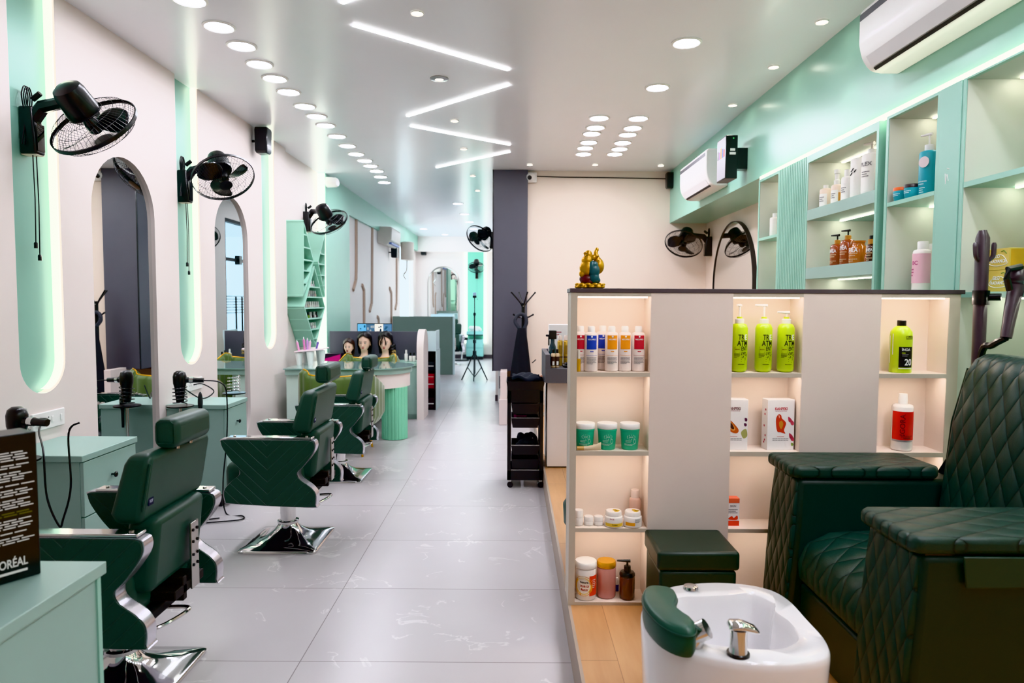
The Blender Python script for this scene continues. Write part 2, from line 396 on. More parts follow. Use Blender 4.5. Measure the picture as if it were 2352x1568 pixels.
# ================================================================ CEILING LIGHTS
disc = emit('downlight', 'F3F3FF', 94)
rim_m = mat('white_rim', 'F4F2EE', .35)
def downlight(px, py, r, label, group, name='ceiling_light', m=disc, z=H, proto={}):
    p = P(px, py, z=z)
    if (name, r) not in proto:
        t = thing(name, label, 'ceiling light', (p.x, p.y, z), group=group)
        MB().lathe([(r*.9, -.001), (r*1.12, -.001), (r*1.12, -.006), (r*.98, -.011), (r*.9, -.008)], cap=False, seg=28).ob('rim', rim_m, t)
        MB().lathe([(r*.92, -.0035), (r*.92, -.0075)], seg=28).ob('diffuser', m, t); proto[name, r] = t; return t
    return again(proto[name, r], (p.x, p.y, z), label, group=group)
L1 = [(435, -2), (503, 60), (555, 104), (596, 146), (631, 179), (663, 210), (700, 243), (727, 266), (748, 287), (774, 312), (798, 334), (818, 353), (838, 368), (851, 380), (865, 392), (874, 405), (883, 418)]
for i, q in enumerate(L1): downlight(*q, .083, 'large round ceiling downlight, %s along the single row above the salon chairs' % ORD[i], 'downlights in the long row')
for cname, cl in (('nearer the white zigzag strips', [(1376, 270), (1368, 292), (1359, 306), (1352, 326), (1344, 339), (1340, 353)]), ('nearer the mint fascia', [(1466, 271), (1453, 293), (1442, 308), (1430, 327), (1423, 341), (1412, 353)])):
    for i, q in enumerate(cl): downlight(*q, .083, 'round downlight, %s from front in paired row %s' % (ORD[i], cname), 'downlights in the paired rows')
for k, y in enumerate((3.33, 2.43, 1.53, .63, -.27, -1.17)): again(downlight.__defaults__[-1]['ceiling_light', .083], (1.066, y, H), 'added out-of-view downlight %s behind the two lone ones, brightening the pedicure chair' % ORD[k], group='added downlights out of view')  # added lamps out of view, put in to brighten divider and chair
for k in range(6): again(downlight.__defaults__[-1]['ceiling_light', .083], (1.5, .3+.34*k, H), 'added out-of-view row downlight %s brightening the divider and pedicure chair' % ORD[k], group='added downlights out of view')  # unseen row added to throw more light on the divider side
for k in range(2): again(downlight.__defaults__[-1]['ceiling_light', .083], (-1.72, 3.4-.62*k, H), 'added out-of-view downlight %s in the front continuation of the long row' % ORD[k], group='added downlights out of view')  # unseen lamps added along the long row for more front light
downlight(1577, 97, .083, 'large lone downlight ahead of the near air conditioner', 'single large downlights')
downlight(1510, 200, .083, 'large lone downlight between the paired rows and the near air conditioner', 'single large downlights')
spot = emit('spot_face', 'FFF6E8', 30)
SP = [(1888, 48, 'first along the mint fascia from front'), (1777, 152, 'second along the mint fascia from front'), (1683, 240, 'third along the mint fascia from front'), (1518, 379, 'by the black speaker at cream back wall'),
      (1367, 377, 'at middle of cream back wall'), (1217, 377, 'above the white corner camera'), (958, 28, 'above the first white zigzag strip'), (1044, 276, 'inside the second zigzag bend'), (1065, 341, 'inside the third zigzag bend'),
      (1086, 403, 'just behind the last zigzag strip'), (1097, 437, 'further behind the last zigzag strip')]
for x, y, l in SP: downlight(x, y, .034, 'small recessed ceiling spot ' + l, 'small ceiling spots', 'ceiling_spot', spot)
p = P(1009, 180, z=H); t = thing('ceiling_spot', 'small ceiling spot with wide dull metal collar inside first zigzag bend', 'ceiling light', tuple(p))
MB().lathe([(.03, -.001), (.066, -.001), (.066, -.006), (.03, -.012)], cap=False, seg=28).ob('collar', steel, t); MB().lathe([(.031, -.003), (.031, -.008)]).ob('diffuser', spot, t)
for i, q in enumerate([(1052, 467), (1067, 491), (1078, 509), (1088, 525), (973, 525), (1022, 538), (997, 544), (1030, 544), (1068, 545)]):
    downlight(*q, .083, 'round downlight, %s counted from front in far part of the room' % ORD[i], 'downlights in the far part')
strip_m = emit('led_zigzag', 'FFFFFF', 22)
ZZ = [((785, 6), (905, -45), 'short start of the white zigzag light strip at the picture top'), ((812, 57), (1168, 160), 'first full zigzag ceiling light strip, longest of the set'), ((1168, 194), (936, 266), 'second full zigzag ceiling strip, after the longest one'),
      ((944, 289), (1171, 332), 'third full zigzag ceiling strip counted from front'), ((1170, 348), (1003, 384), 'last zigzag ceiling strip, closest to slate wall panel')]
for a, b, l in ZZ:
    a = P(*a, z=H-.002); b = P(*b, z=H-.002); d = (b-a).normalized(); n = V((-d.y, d.x, 0))*.0125
    q = MB(); q.loft([[a+n, a-n, b-n, b+n], [p+V((0, 0, -.006)) for p in (a+n, a-n, b-n, b+n)]]); tag(q.ob('led_strip', strip_m), l, 'light strip', 'zigzag ceiling strips')
def lamp(name, typ, loc, rot, energy, color, **k):
    l = bpy.data.lights.new(name, typ); l.energy = energy; l.color = color
    for a, v in k.items(): setattr(l, a, v)
    o = bpy.data.objects.new(name, l); COL.objects.link(o); o.location = loc; o.rotation_euler = rot; return o
for x, y, l in SP[:3]:
    p = P(x, y, z=H); lamp('spot_beam', 'SPOT', (p.x, p.y, H-.02), (0, math.radians(8), 0), 12, (1, .97, .9), spot_size=math.radians(75), spot_blend=.6, shadow_soft_size=.03)
W = bpy.data.worlds.new('sky'); S.world = W; W.use_nodes = True
bg = W.node_tree.nodes['Background']; bg.inputs[0].default_value = (.80, .90, 1, 1); bg.inputs[1].default_value = 8.
S.view_settings.view_transform = 'Khronos PBR Neutral'; S.view_settings.exposure = .1
S.cycles.max_bounces = 8; S.cycles.diffuse_bounces = 4; S.cycles.glossy_bounces = 5; S.cycles.transparent_max_bounces = 12; S.cycles.sample_clamp_indirect = 6; S.cycles.caustics_reflective = False; S.cycles.caustics_refractive = False
band_m = mat('satin_band', 'D4D2DA', .22, .85)
# ================================================================ SALON CHAIRS (face the mirrors, -x)
def make_chair(label, loc):
    t = thing('salon_chair', label, 'salon chair', loc, group='green salon chairs at the mirrors')
    q = MB(); rings = []
    for z, h, e in ((0, .225, 20), (.012, .225, 20), (.018, .218, 18), (.03, .165, 7), (.05, .115, 4), (.08, .075, 2.6), (.115, .052, 2), (.125, .05, 2)):
        rings.append([(h*math.copysign(abs(math.cos(a))**(2/e), math.cos(a)), h*math.copysign(abs(math.sin(a))**(2/e), math.sin(a)), z) for a in [2*PI*(i+.5)/48 for i in range(48)]])
    q.loft(rings).ob('base_plate', chrome, t, smooth=50)
    c = MB().lathe([(.045, .12), (.045, .30)], seg=28).ob('column', chrome, t)
    MB().lathe([(.05, .115), (.062, .118), (.062, .13), (.05, .134)], seg=28).ob('collar', chrome, c)
    MB().tube(spline([(-.03, .02, .27), (.12, .03, .268), (.24, .0, .285), (.262, -.03, .283), (.2, -.10, .258), (.13, -.125, .25), (.02, -.08, .262), (-.05, -.05, .272)], 5, False), .0075, 8).ob('pump_lever', chrome, t)
    MB().box(-.2, .18, -.2, .2, .30, .345).ob('seat_frame', blackm, t, bev=.01)
    q = MB().box(-.285, .16, -.235, .235, .33, .53); q.ob('seat', lea, t, bev=.055, bseg=4)
    ol = spline([(-.25, .672), (-.1, .672), (.1, .67), (.225, .668), (.25, .645), (.24, .60), (.19, .53), (.153, .49), (.165, .455), (.225, .41), (.252, .37), (.25, .31), (.235, .298), (.0, .305), (-.22, .318), (-.245, .33), (-.25, .39), (-.21, .44), (-.165, .477), (-.165, .505), (-.21, .56), (-.25, .62), (-.262, .655)], 4)
    cxs, czs = -.01, .485
    out = [(x+(.006 if x > cxs else -.006), z+(.004 if z > czs else -.004)) for x, z in ol]
    for s, nm in ((-1, 'near'), (1, 'far')):
        y = s*.272
        p = MB().prism(ol, 'y', y-.036, y+.036).ob('side_panel', leav, t, bev=.012, bseg=3)
        MB().prism(out, 'y', y-.029, y+.029).ob('edge_band', band_m, p, label='chrome band round the side panel edge')
        a = MB().box(-.235, .235, y-.03, y+.03, .674, .686).ob('armrest', chrome, t, bev=.004)
        MB().lathe([(.008, .686), (.008, .690), (.004, .692)], c=(.2, y, 0), seg=10).lathe([(.008, .686), (.008, .690), (.004, .692)], c=(-.2, y, 0), seg=10).ob('screw', steel, a)
    # lower pad, upper pad, headrest
    q = MB(); q.loft([[(a, b, .43+h*.27) for a, b in ((.115+h*.02, -.19), (.215+h*.03, -.185), (.215+h*.03, .185), (.115+h*.02, .19))] for h in (0, 1)])
    q.ob('lower_back_pad', lea, t, bev=.028, bseg=3)
    ys = [-.235, -.12, 0, .12, .235]
    def slab(z, x0, x1, wy): return [(x0+.018*(1-(y/.235)**2), y*wy, z) for y in ys] + [(x1+.0*(1-(y/.235)**2), y*wy, z) for y in reversed(ys)]
    q = MB(); q.loft([slab(.69, .115, .205, .96), slab(.73, .10, .215, 1), slab(.90, .15, .245, 1), slab(.935, .165, .245, .93)])
    b = q.ob('upper_back_pad', lea, t, bev=.022, bseg=3)
    q = MB(); q.tube([(.217, -.232, .74), (.247, -.232, .905)], .004, 5); q.ob('piping', lea, b)
    tg = MB().box(.2205, .2235, -.205, -.172, .752, .78).ob('brand_tag', mat('navy_tag', '161A3C', .6), b)
    text('KSF', .014, mat('tag_thread', 'B9BED8', .6), tg, T(.2245, -.1885, .766) @ MX.Rotation(PI/2, 4, 'Z') @ FRONT)
    MB().rod((.25, -.05, .92), (.253, -.05, .97), .008).rod((.25, .05, .92), (.253, .05, .97), .008).ob('headrest_rod', chrome, t)
    h = MB().box(.205, .295, -.14, .14, .935, 1.042).ob('headrest', lea, t, bev=.03, bseg=4)
    q = MB(); q.tube([(.223, -.138, .955), (.222, -.138, 1.025), (.235, -.138, 1.037), (.268, -.138, 1.037), (.281, -.138, 1.025), (.281, -.138, .955)], .0028, 5, True); q.ob('piping', lea, h)
    bp = MB().box(.248, .256, .03, .09, .36, .615).ob('back_bracket', steel, t, bev=.002)
    q = MB()
    for z in (.585, .54, .49, .45):
        for y in (.043, .077): q.lathe([(.006, 0), (.006, .004)], m=T(.256, y, z) @ MX.Rotation(PI/2, 4, 'Y'), seg=8)
    q.ob('bolt', blackm, bp)
    MB().box(.05, .25, -.09, .14, .365, .40).box(.16, .25, -.03, .0, .34, .43).ob('recline_mechanism', mat('dark_iron', '2A2725', .5, .6), t, bev=.004)
    return t
ch = make_chair('green salon chair closest to the camera, headrest before the first mirror', (-1.475, 2.53, 0))
ch2 = again(ch, (-1.345, 4.05, 0), 'green salon chair standing second along the mirror wall, whole side panel visible')
ch3 = again(ch, (-1.42, 5.58, -.03+.03), 'green salon chair third along the mirror wall, in front of the nail table')
ch4 = again(ch, (-1.35, 15.9, 0), 'distant green salon chair behind the sage partition')
ch4.rotation_euler = (0, 0, -1.2)
for c, dz in ((ch2, .0), (ch3, -.045), (ch, -.02)):
    for o in c.children:
        if o.name.split('.')[0] not in ('base_plate', 'column', 'pump_lever'): o.location.z += dz
for o in ch2.children:
    if o.name.startswith('headrest'): o.location.z += .03
# ================================================================ CABINETS UNDER THE MIRRORS
def knob(p, parent, m=black, ax=(1, 0, 0)):
    d = V(ax); q = MB(); q.rod(p, V(p)+d*.016, .005, .005); q.ball(V(p)+d*.02, (.008, .014, .014), 10, 6)
    return q.ob('knob', m, parent)
def cabinet(x0, x1, y0, y1, h, label, drawers):
    t = thing('styling_cabinet', label, 'cabinet', ((x0+x1)/2, (y0+y1)/2, 0))
    MB().box(x0, x1-.022, y0+.012, y1-.012, .09, h-.03).ob('carcass', mint_cab, t, w=True)
    MB().box(x0, x1, y0, y1, h-.03, h).ob('top', mint_cab, t, w=True, bev=.003)
    MB().box(x0, x1-.05, y0+.02, y1-.02, 0, .09).ob('plinth', black, t, w=True)
    for a, b in drawers:
        d = MB().box(x1-.022, x1-.004, y0+.014, y1-.014, a, b).ob('drawer', mint_cab, t, w=True, bev=.002)
        knob((x1-.004, (y0+y1)/2, (a+b)/2), d) if 0 else MB().rod((x1-.004, (y0+y1)/2, (a+b)/2+.02), (x1+.014, (y0+y1)/2, (a+b)/2+.02), .005).ball((x1+.018, (y0+y1)/2, (a+b)/2+.02), (.008, .015, .015), 10, 6).ob('knob', black, d, w=True)
    return t
cabinet(-2.398, -1.993, 3.14, 3.61, .717, 'mint drawer cabinet under the wall sockets beside the nearest salon chair', ((.09, .42), (.425, .682)))
cabinet(-2.398, -1.985, 4.71, 5.10, .717, 'mint drawer cabinet below second mirror beside the second salon chair', ((.09, .42), (.425, .682)))
t = thing('low_cabinet', 'mint grey cabinet in the front corner carrying the tall black box', 'cabinet', (-1.42, 1.35, 0))
MB().box(-1.76, -1.088, .92, 1.768, 0, .718).ob('carcass', mint_cab, t, w=True)
MB().box(-1.77, -1.074, .91, 1.78, .718, .75).ob('top', mint_cab, t, w=True, bev=.002)
MB().box(-1.09, -1.083, 1.752, 1.768, 0, .718).ob('edge_strip', mint, t, w=True)
# tall black product box standing on it
a, b = P(0, 1345, z=.75), P(95, 1317, z=.75)
u = (b-a).normalized(); ang = math.atan2(u.y, u.x); wd = .24
t = thing('product_box', 'tall glossy black box with rows of small white print on front corner cabinet', 'box', tuple(b+V((0, 0, .0005))), ang)
MB().box(-wd, 0, 0, .085, 0, .362).ob('carton', mat('black_card', '040404', .3, coat=.15), t, bev=.003)
rr = random.Random(3)
z = .318
for n, mm in ((4, txw), (2, txw), (4, txw), (1, txw), (3, txw), (4, txw), (2, mat('ink_olive', '6F6A1E', .6)), (4, txw), (1, txw), (3, txw)):
    bars(.19, [rr.uniform(.9, 1.06) for _ in range(n)], z, .0062, T(-.11, -.0008, 0), mm, t); z -= .0062*n+.006
text("L'ORÉAL", .03, txw, t, T(-.066, -.0008, .045) @ FRONT, fit=.074)
MB().box(-.104, -.03, -.001, -.0004, .02, .026).ob('stripe', txw, t)
# wall sockets
def socket(y0, y1, z, label):
    t = thing('socket_plate', label, 'socket', (-2.4, (y0+y1)/2, z)); w = (y1-y0)/2
    MB().box(0, .012, -w, w, -.045, .045).ob('plate', white, t, bev=.004)
    for k in (-.6, -.05, .5):
        q = MB()
        if k < .4:
            for dy, dz in ((0, .014), (-.01, -.004), (.01, -.004)): q.lathe([(.003, 0), (.003, .0012)], m=T(.012, k*w+dy, dz) @ MX.Rotation(PI/2, 4, 'Y'), seg=8)
            q.ob('outlet', txk, t)
        for j in (0,): MB().box(.012, .016, k*w+.022, k*w+.036, -.016, .016).ob('rocker', white, t, bev=.002)
    return t
socket(3.385, 3.63, .822, 'white wall socket plate above the front mint drawer cabinet')
socket(5.0, 5.255, .81, 'white wall socket plate between the two capsule mirrors')
# hair dryer holders: post, tray, coil; a dryer in the coil
def holder(x, y, label, coilm):
    t = thing('dryer_holder', label, 'hair dryer holder', (x, y, 0))
    MB().lathe([(.11, 0), (.11, .012), (.02, .02)], seg=24).ob('base', black, t)
    MB().rod((0, 0, .01), (0, 0, .72), .009).ob('post', chrome, t)
    MB().lathe([(.07, .72), (.085, .722), (.085, .73), (.03, .728)], seg=24).ob('tray', black, t)
    MB().tube([(.045*math.cos(a*.5), .045*math.sin(a*.5), .735+a*.0019) for a in range(0, 66)], .0035, 6).ob('coil', coilm, t)
    return t
def dryer(x, y, z, label, ang):
    t = thing('hair_dryer', label, 'hair dryer', (x, y, z), ang)
    MB().lathe([(.024, -.10), (.03, -.05), (.034, 0), (.042, .03), (.043, .075), (.036, .10), (.02, .112)], seg=20).ob('barrel', black, t)
    MB().rod((.03, 0, .05), (.15, .0, .045), .02, .016).ob('handle', black, t)
    MB().rod((.06, 0, .049), (.085, 0, .048), .021, .0205).ob('band', chrome, t)
    return t
holder(-2.2, 3.02, 'black coil hair dryer stand beside the front mint cabinet', black)
dryer(-2.2, 3.02, .852, 'black hair dryer beside tall black box and white socket, handle out over cabinet', -.15)
holder(-2.245, 4.6, 'black coil hair dryer stand between first mirror and second mint cabinet', black)
dryer(-2.245, 4.6, .852, 'black hair dryer resting in coil stand beside the second mint cabinet', .25)
t = thing('round_brush', 'black paddle brush hanging from the tray of dryer stand by first mirror', 'hair brush', (-2.155, 4.70, .64))
MB().rod((0, 0, -.08), (0, 0, .04), .008, .01).ob('grip', black, t); MB().ball((0, 0, .1), (.012, .03, .07)).ob('bristle_head', blackm, t)
holder(-2.15, 5.26, 'silver empty coil stand beyond second mint cabinet', chrome)
cord = mat('cord_rubber', '0B0B0C', .5)
def wire(name, pts, r, label, cat, n=8): return tag(MB().tube(spline(pts, n, False), r, 6).ob(name, cord), label, cat)
a = P(185, 1040, y=3.02)
wire('power_cable', [(a.x, 3.02, .895), (-1.96, 3.0, .85), (-1.945, 2.98, .62), (-1.99, 2.99, .47), (-2.03, 3.02, .43), (-2.1, 3.05, .55), (-2.13, 3.08, .75), (-2.3, 3.3, .80), (-2.375, 3.44, .825)], .0045, 'black cord of front hair dryer looping down before mint cabinet drawers', 'cord')
tag(MB().lathe([(.018, 0), (.018, .03), (.008, .045)], m=T(-2.388, 3.44, .825) @ MX.Rotation(PI/2, 4, 'Y'), seg=14).ob('power_plug', black), 'black plug in white socket above front mint cabinet', 'plug')
wire('power_cable', [(-2.1, 4.64, .895), (-2.0, 4.66, .88), (-1.965, 4.68, .8), (-1.96, 4.66, .5), (-1.975, 4.62, .2), (-1.93, 4.55, .01), (-1.80, 4.5, .008), (-1.78, 4.42, .008), (-1.95, 4.36, .008), (-2.06, 4.33, .008), (-2.02, 4.4, .008), (-1.93, 4.45, .008)], .0045, 'black cord of second hair dryer dropping to floor in a loop', 'cord')
wire('plug_lead', [(-2.38, 5.09, .81), (-2.3, 5.06, .82), (-2.2, 5.02, .77), (-2.24, 4.9, .735), (-2.3, 4.72, .85)], .0045, 'short black lead from second socket to the dryer', 'cord')
# ================================================================ WALL FANS
R_ = .215
def fan_head():
    P_ = {}
    def dome(z0, n):
        q = MB(); mer = [(.045, z0), (.09, z0*.97), (.14, z0*.84), (.185, z0*.55), (R_, z0*.06)]
        for i in range(n):
            a = 2*PI*i/n + (.0 if z0 > 0 else .3)
            q.tube([(r*math.cos(a+.25*(R_-r)*4), r*math.sin(a+.25*(R_-r)*4), z) for r, z in mer], .0011, 3)
        for r, z in mer[:4]: q.tube([(r*math.cos(2*PI*k/32), r*math.sin(2*PI*k/32), z) for k in range(32)], .0013, 3, True)
        return q
    wire_m = mat('guard_wire', '17181A', .35, .3)
    q = dome(-.085, 60); me1 = q.mesh('rear_guard')
    q = dome(.078, 60); q.lathe([(.045, .077), (.045, .082), (.03, .085)], seg=20); me2 = q.mesh('front_guard')
    q = MB(); q.lathe([(R_-.001, -.011), (R_+.005, -.009), (R_+.005, .009), (R_-.001, .011), (R_-.003, 0)], seg=48, cap=False); me3 = q.mesh('ring')
    me4 = MB().lathe([(.05, -.066), (.078, -.072), (.080, -.10), (.074, -.19), (.066, -.215), (.045, -.228), (.01, -.232)], seg=28).mesh('motor')
    q = MB(); rings = []
    for i in range(9):
        t = i/8; r = .028+t*.158; w = .02+.056*math.sin(min(1, t*1.25)*PI*.62+.25) * (1 if t < .85 else 1-(t-.85)*4.2); tw = .55-.25*t
        c = V((r*math.cos(.45*t), r*math.sin(.45*t), 0)); d = V((-math.sin(.45*t), math.cos(.45*t), 0))
        ring = []
        for k in range(12):
            a = 2*PI*k/12; s, h = math.cos(a)*w, math.sin(a)*.0022
            ring.append(c + d*s*math.cos(tw) + V((0, 0, s*math.sin(tw)+h)))
        rings.append(ring)
    me5 = q.loft(rings).mesh('blade')
    me6 = MB().lathe([(.02, -.06), (.036, -.03), (.036, .02), (.025, .032), (.005, .036)], seg=20).mesh('hub')
    return me1, me2, me3, me4, me5, me6, wire_m
HEAD = fan_head()
bladem = mat('blade_plastic', '0C0D0E', .25, coat=.3)
def fan(base, n, center, axis, label, cords=True, hgt=.33, lead=True):
    "base: bracket centre on the wall, n: wall normal, center/axis: cage"
    base, n, center, axis = V(base), V(n), V(center), V(axis).normalized()
    t = thing('wall_fan', label, 'wall fan', tuple(base)); sd = V((0, 0, 1)).cross(n)
    c = center-base; piv = c-axis*.15
    def bx(d0, d1, s0, s1, z0, z1, top=1.):
        q = MB(); q.loft([[n*d+sd*s+V((0, 0, z)) for d, s in ((d0, s0), (dd, s0), (dd, s1), (d0, s1))] for z, dd in ((z0, d1), (z1, d1*top))]); return q
    b = bx(0, .085, -.036, .036, -hgt*.55, hgt*.16, .8).ob('bracket', black, t, bev=.01)
    bx(0.005, .08, -.031, .031, -hgt*.56, -hgt*.55).ob('bottom_plate', mat('fan_beige', 'D9CDBB', .5), b)
    q = bx(.0855, .087, -.026, .026, -hgt*.5, -hgt*.1); q.ob('control_panel', mat('gloss_black', '060607', .08, coat=1), b)
    top = n*.05+V((0, 0, hgt*.16))
    q = MB(); q.tube([top+V((0, 0, -.06)), top+(n*.05), (top+piv)/2+n*.02, piv], [.035, .034, .03, .032], 8); q.ob('arm', black, t)
    m = T(*c) @ axis.to_track_quat('Z', 'Y').to_matrix().to_4x4()
    for me, nm, mm in ((HEAD[0], 'rear_guard', HEAD[6]), (HEAD[1], 'front_guard', HEAD[6]), (HEAD[2], 'guard_ring', black), (HEAD[3], 'motor', black), (HEAD[5], 'hub', bladem)):
        o = bpy.data.objects.new(nm, me); COL.objects.link(o); o.parent = t; o.matrix_basis = m
        if not me.materials: me.materials.append(mm); me.polygons.foreach_set('use_smooth', [True]*len(me.polygons)); me.set_sharp_from_angle(angle=.7)
    for k in range(3):
        o = bpy.data.objects.new('blade', HEAD[4]); COL.objects.link(o); o.parent = t; o.matrix_basis = m @ MX.Rotation(2*PI*k/3+.4, 4, 'Z')
        if not HEAD[4].materials: HEAD[4].materials.append(bladem); HEAD[4].polygons.foreach_set('use_smooth', [True]*len(HEAD[4].polygons))
    if cords:
        for s, L in ((-.012, .43), (.014, .49)):
            p0 = n*.05+sd*s+V((0, 0, -hgt*.56)); p1 = p0+V((0, 0, -L))
            o = MB().tube([p0, (p0+p1)/2+n*.004, p1], .0028, 5).ob('pull_cord', cord, t); MB().lathe([(.006, 0), (.009, -.006), (.009, -.03)], c=tuple(p1), seg=8).ob('cord_tip', black, o)
    if lead:
        q = MB(); z = V((0, 0, 1))
        for k in range(3): q.tube(spline([tuple(n*.03+sd*(.0+.015*k-.03)+z*a+sd*b*.03) for a, b in ((.02, 0), (.10, -.6), (.15, .2), (.10, .9), (0, .2), (-.14, -.9))], 5, False), .0035, 5)
        q.tube([tuple(n*.05+z*.09), tuple(n*.09+z*.12)], .014, 6); q.ob('power_lead', cord, t)
    return t
c = P(216, 290, y=3.52); fan((-2.445, 3.475, 2.34), (1, 0, 0), c, (.16, .74, -.66), 'black wall fan on the nearest mint slot, cage seen from behind')
c = P(513, 408, y=5.08); fan((-2.445, 5.075, 2.33), (1, 0, 0), c, (.42, -.46, -.78), 'black wall fan on second mint slot, blades facing the camera')
c = P(756, 510, y=7.85); fan((-2.45, 8.08, 2.42), (1, 0, 0), c, (.25, .62, -.74), 'black wall fan above the mint nail polish rack', cords=False)
c = P(1570, 560, y=8.1); fan((XR, 8.28, 2.17), (-1, 0, 0), c, (-.34, -.55, -.76), 'black wall fan on cream wall beside the arched black framed mirror', cords=False)
c = P(1102, 548, y=9.75); fan((-.257, 9.75, 2.36), (-1, 0, 0), c, (-.5, -.6, -.62), 'black wall fan peeking out past the slate wall panel', cords=False, lead=False)
c = P(1094, 614, y=17.0); fan((c.x, YB-.02, 2.18), (0, -1, 0), c, (0, -.55, -.83), 'grey wall fan on the distant mint strip of the end wall', lead=False)
# ================================================================ WALL UNITS: AC, SPEAKERS, CAMERAS
def aircon(x, y0, y1, z0, h, d, label):
    t = thing('air_conditioner', label, 'air conditioner', (x, (y0+y1)/2, z0))
    pr = [(0, 0), (-d*.45, 0)] + spline([(-d*.45, 0), (-d*.7, .014), (-d*.9, .065), (-d*.985, .125), (-d, h*.5)], 4, False)[1:] + [(-d, h*.88), (-d*.985, h*.95), (-d*.9, h), (0, h)]
    MB().prism([(x+a, z0+b) for a, b in pr], 'y', y0, y1).ob('housing', white, t, w=True, bev=.012, bseg=3)
    g = mat('ac_shadow', '2A2A2C', .6)
    MB().prism([(x-d*.715, z0+.016), (x-d*.66, z0+.006), (x-d*.68, z0+.003), (x-d*.74, z0+.014)], 'y', y0+.06, y1-.05).ob('air_slot', g, t, w=True)
    MB().prism([(x-d*.745, z0+.022), (x-d*.90, z0+.063), (x-d*.925, z0+.068), (x-d*.77, z0+.017)], 'y', y0+.06, y1-.05).ob('louver', mat('ac_flap', 'E4E1E2', .35), t, w=True)
    MB().box(x-d-.0015, x-d+.01, y0+.012, y1-.012, z0+h*.80, z0+h*.9).ob('trim_band', mat('ac_band', '5A5960', .4), t, w=True)
    return t
aircon(FX, 2.45, 3.49, 2.573, .31, .205, 'white split air conditioner nearest the camera high on the mint fascia')
aircon(FX, 6.2, 7.15, 2.475, .33, .205, 'white split air conditioner at far end of mint fascia beside the display box')
t = thing('display_box', 'black lit display box sticking out from mint fascia by far air conditioner', 'display', (1.75, 5.75, 2.44))
MB().box(1.705, 1.80, 5.63, 5.87, 2.44, 2.785).ob('housing', black, t, w=True, bev=.004); MB().box(1.80, FX, 5.70, 5.80, 2.53, 2.7).ob('arm', black, t, w=True)
sc = MB().box(1.7035, 1.705, 5.64, 5.86, 2.45, 2.775).ob('poster', mat('poster_grey', 'B7B5BD', .3), t, w=True)
for k, cc in enumerate(('C73B3F', '3B56A8', 'E0A93A', '8A3F8F', '35363A')):
    MB().box(1.7025, 1.7035, 5.655+.04*k, 5.69+.04*k, 2.62, 2.68+.012*(k % 3)).ob('print', mat('poster%d' % k, cc, .4), sc, w=True)
MB().box(1.74, 1.78, 5.6292, 5.63, 2.66, 2.68).box(1.735, 1.785, 5.6292, 5.63, 2.63, 2.65).ob('sticker', txw, t, w=True)
MB().lathe([(.006, 0), (.006, .001)], m=T(1.765, 5.63, 2.76) @ MX.Rotation(PI/2, 4, 'X'), seg=10).ob('indicator', emit('led_green', '58C070', .6, '3A8A4A'), t, w=True)
def speaker(x, y, z, w, d, h, label, wall):
    t = thing('speaker', label, 'speaker', (x, y, z))
    MB().loft([[(a*s, b*s2, zz) for a, b in ((-w/2, -d/2), (w/2, -d/2), (w/2, d/2), (-w/2, d/2))] for zz, s, s2 in ((0, .8, .85), (h*.1, .95, 1), (h*.9, 1, 1), (h, .9, .95))]).ob('cabinet', black, t, bev=.008)
    MB().box(-w*.42, w*.42, -d/2-.003, -d/2, h*.1, h*.9).ob('grille', mat('speaker_mesh', '1E1F22', .7, bump=.5, scale=40), t)
    a, b = V((0, 0, h*.5)), V(wall); MB().rod(a, a+b, .012).ob('bracket', black, t)
    return t
p = P(605, 354, x=-2.3); speaker(p.x, p.y, p.z, .12, .13, .235, 'black wall speaker near ceiling between second and third mint slots', (-.1, 0, 0))
p = P(1538, 433, y=8.38); speaker(p.x, p.y, p.z, .09, .1, .19, 'black wall speaker in the corner of cream back wall and mint fascia', (0, .12, 0))
p = P(903, 586, x=-2.3); speaker(p.x, 13.32, p.z-.04, .12, .14, .21, 'black speaker under the far left air conditioner', (-.11, 0, 0))
p = P(973, 573, x=-2.25); speaker(p.x, p.y, p.z-.14, .13, .14, .22, 'black speaker far down the room near the bright window', (-.12, 0, 0))
def camera_dev(loc, aim, label, off):
    t = thing('security_camera', label, 'security camera', loc); aim = V(aim).normalized()
    m = aim.to_track_quat('Z', 'Y').to_matrix().to_4x4()
    MB().lathe([(.05, -.012), (.055, 0), (.05, .02), (.03, .045)], m=m, seg=24).ob('dome', white, t)
    MB().lathe([(.028, .043), (.026, .052), (.012, .06)], m=m, seg=20).ob('lens', black, t)
    a, b = sorted((0, off[0])), sorted((0, off[1]))
    MB().box(a[0]-.055, a[1]+.055, b[0]-.055 if off[1] == 0 else b[0], b[1]+.055 if off[1] == 0 else b[1], -.06, .06).ob('mount', white, t, bev=.01)
    return t
p = P(1219, 407, y=8.44); camera_dev(tuple(p), (-.35, -1, -.25), 'white dome camera at top corner of cream back wall beside slate panel', (.02, .06))
p = P(765, 419, x=-2.27); t = thing('security_camera', 'white bullet camera on mint pier just below the ceiling', 'security camera', tuple(p))
MB().lathe([(.04, -.12), (.06, -.11), (.062, .04), (.045, .065)], m=MX.Rotation(PI/2, 4, 'Y') @ MX.Rotation(.25, 4, 'X'), seg=20).ob('body', white, t); MB().box(-.09, -.0, -.03, .03, -.02, .06).ob('mount', white, t)
p = P(972, 553, x=-2.25); t = thing('security_camera', 'white camera above the black speaker far down the room', 'security camera', tuple(p))
MB().lathe([(.03, -.12), (.07, -.1), (.07, .1), (.05, .12)], m=MX.Rotation(PI/2, 4, 'Y'), seg=16).ob('body', white, t)
p = P(893, 541, x=-2.3); aircon_l = thing('air_conditioner', 'beige white air conditioner on grooved cream wall in the far left', 'air conditioner', tuple(p))
q = MB(); y0, y1 = ypx(876, -2.41), ypx(893, -2.41)
a, b = P(878, 558, y=12.2), P(878, 520, y=12.2)
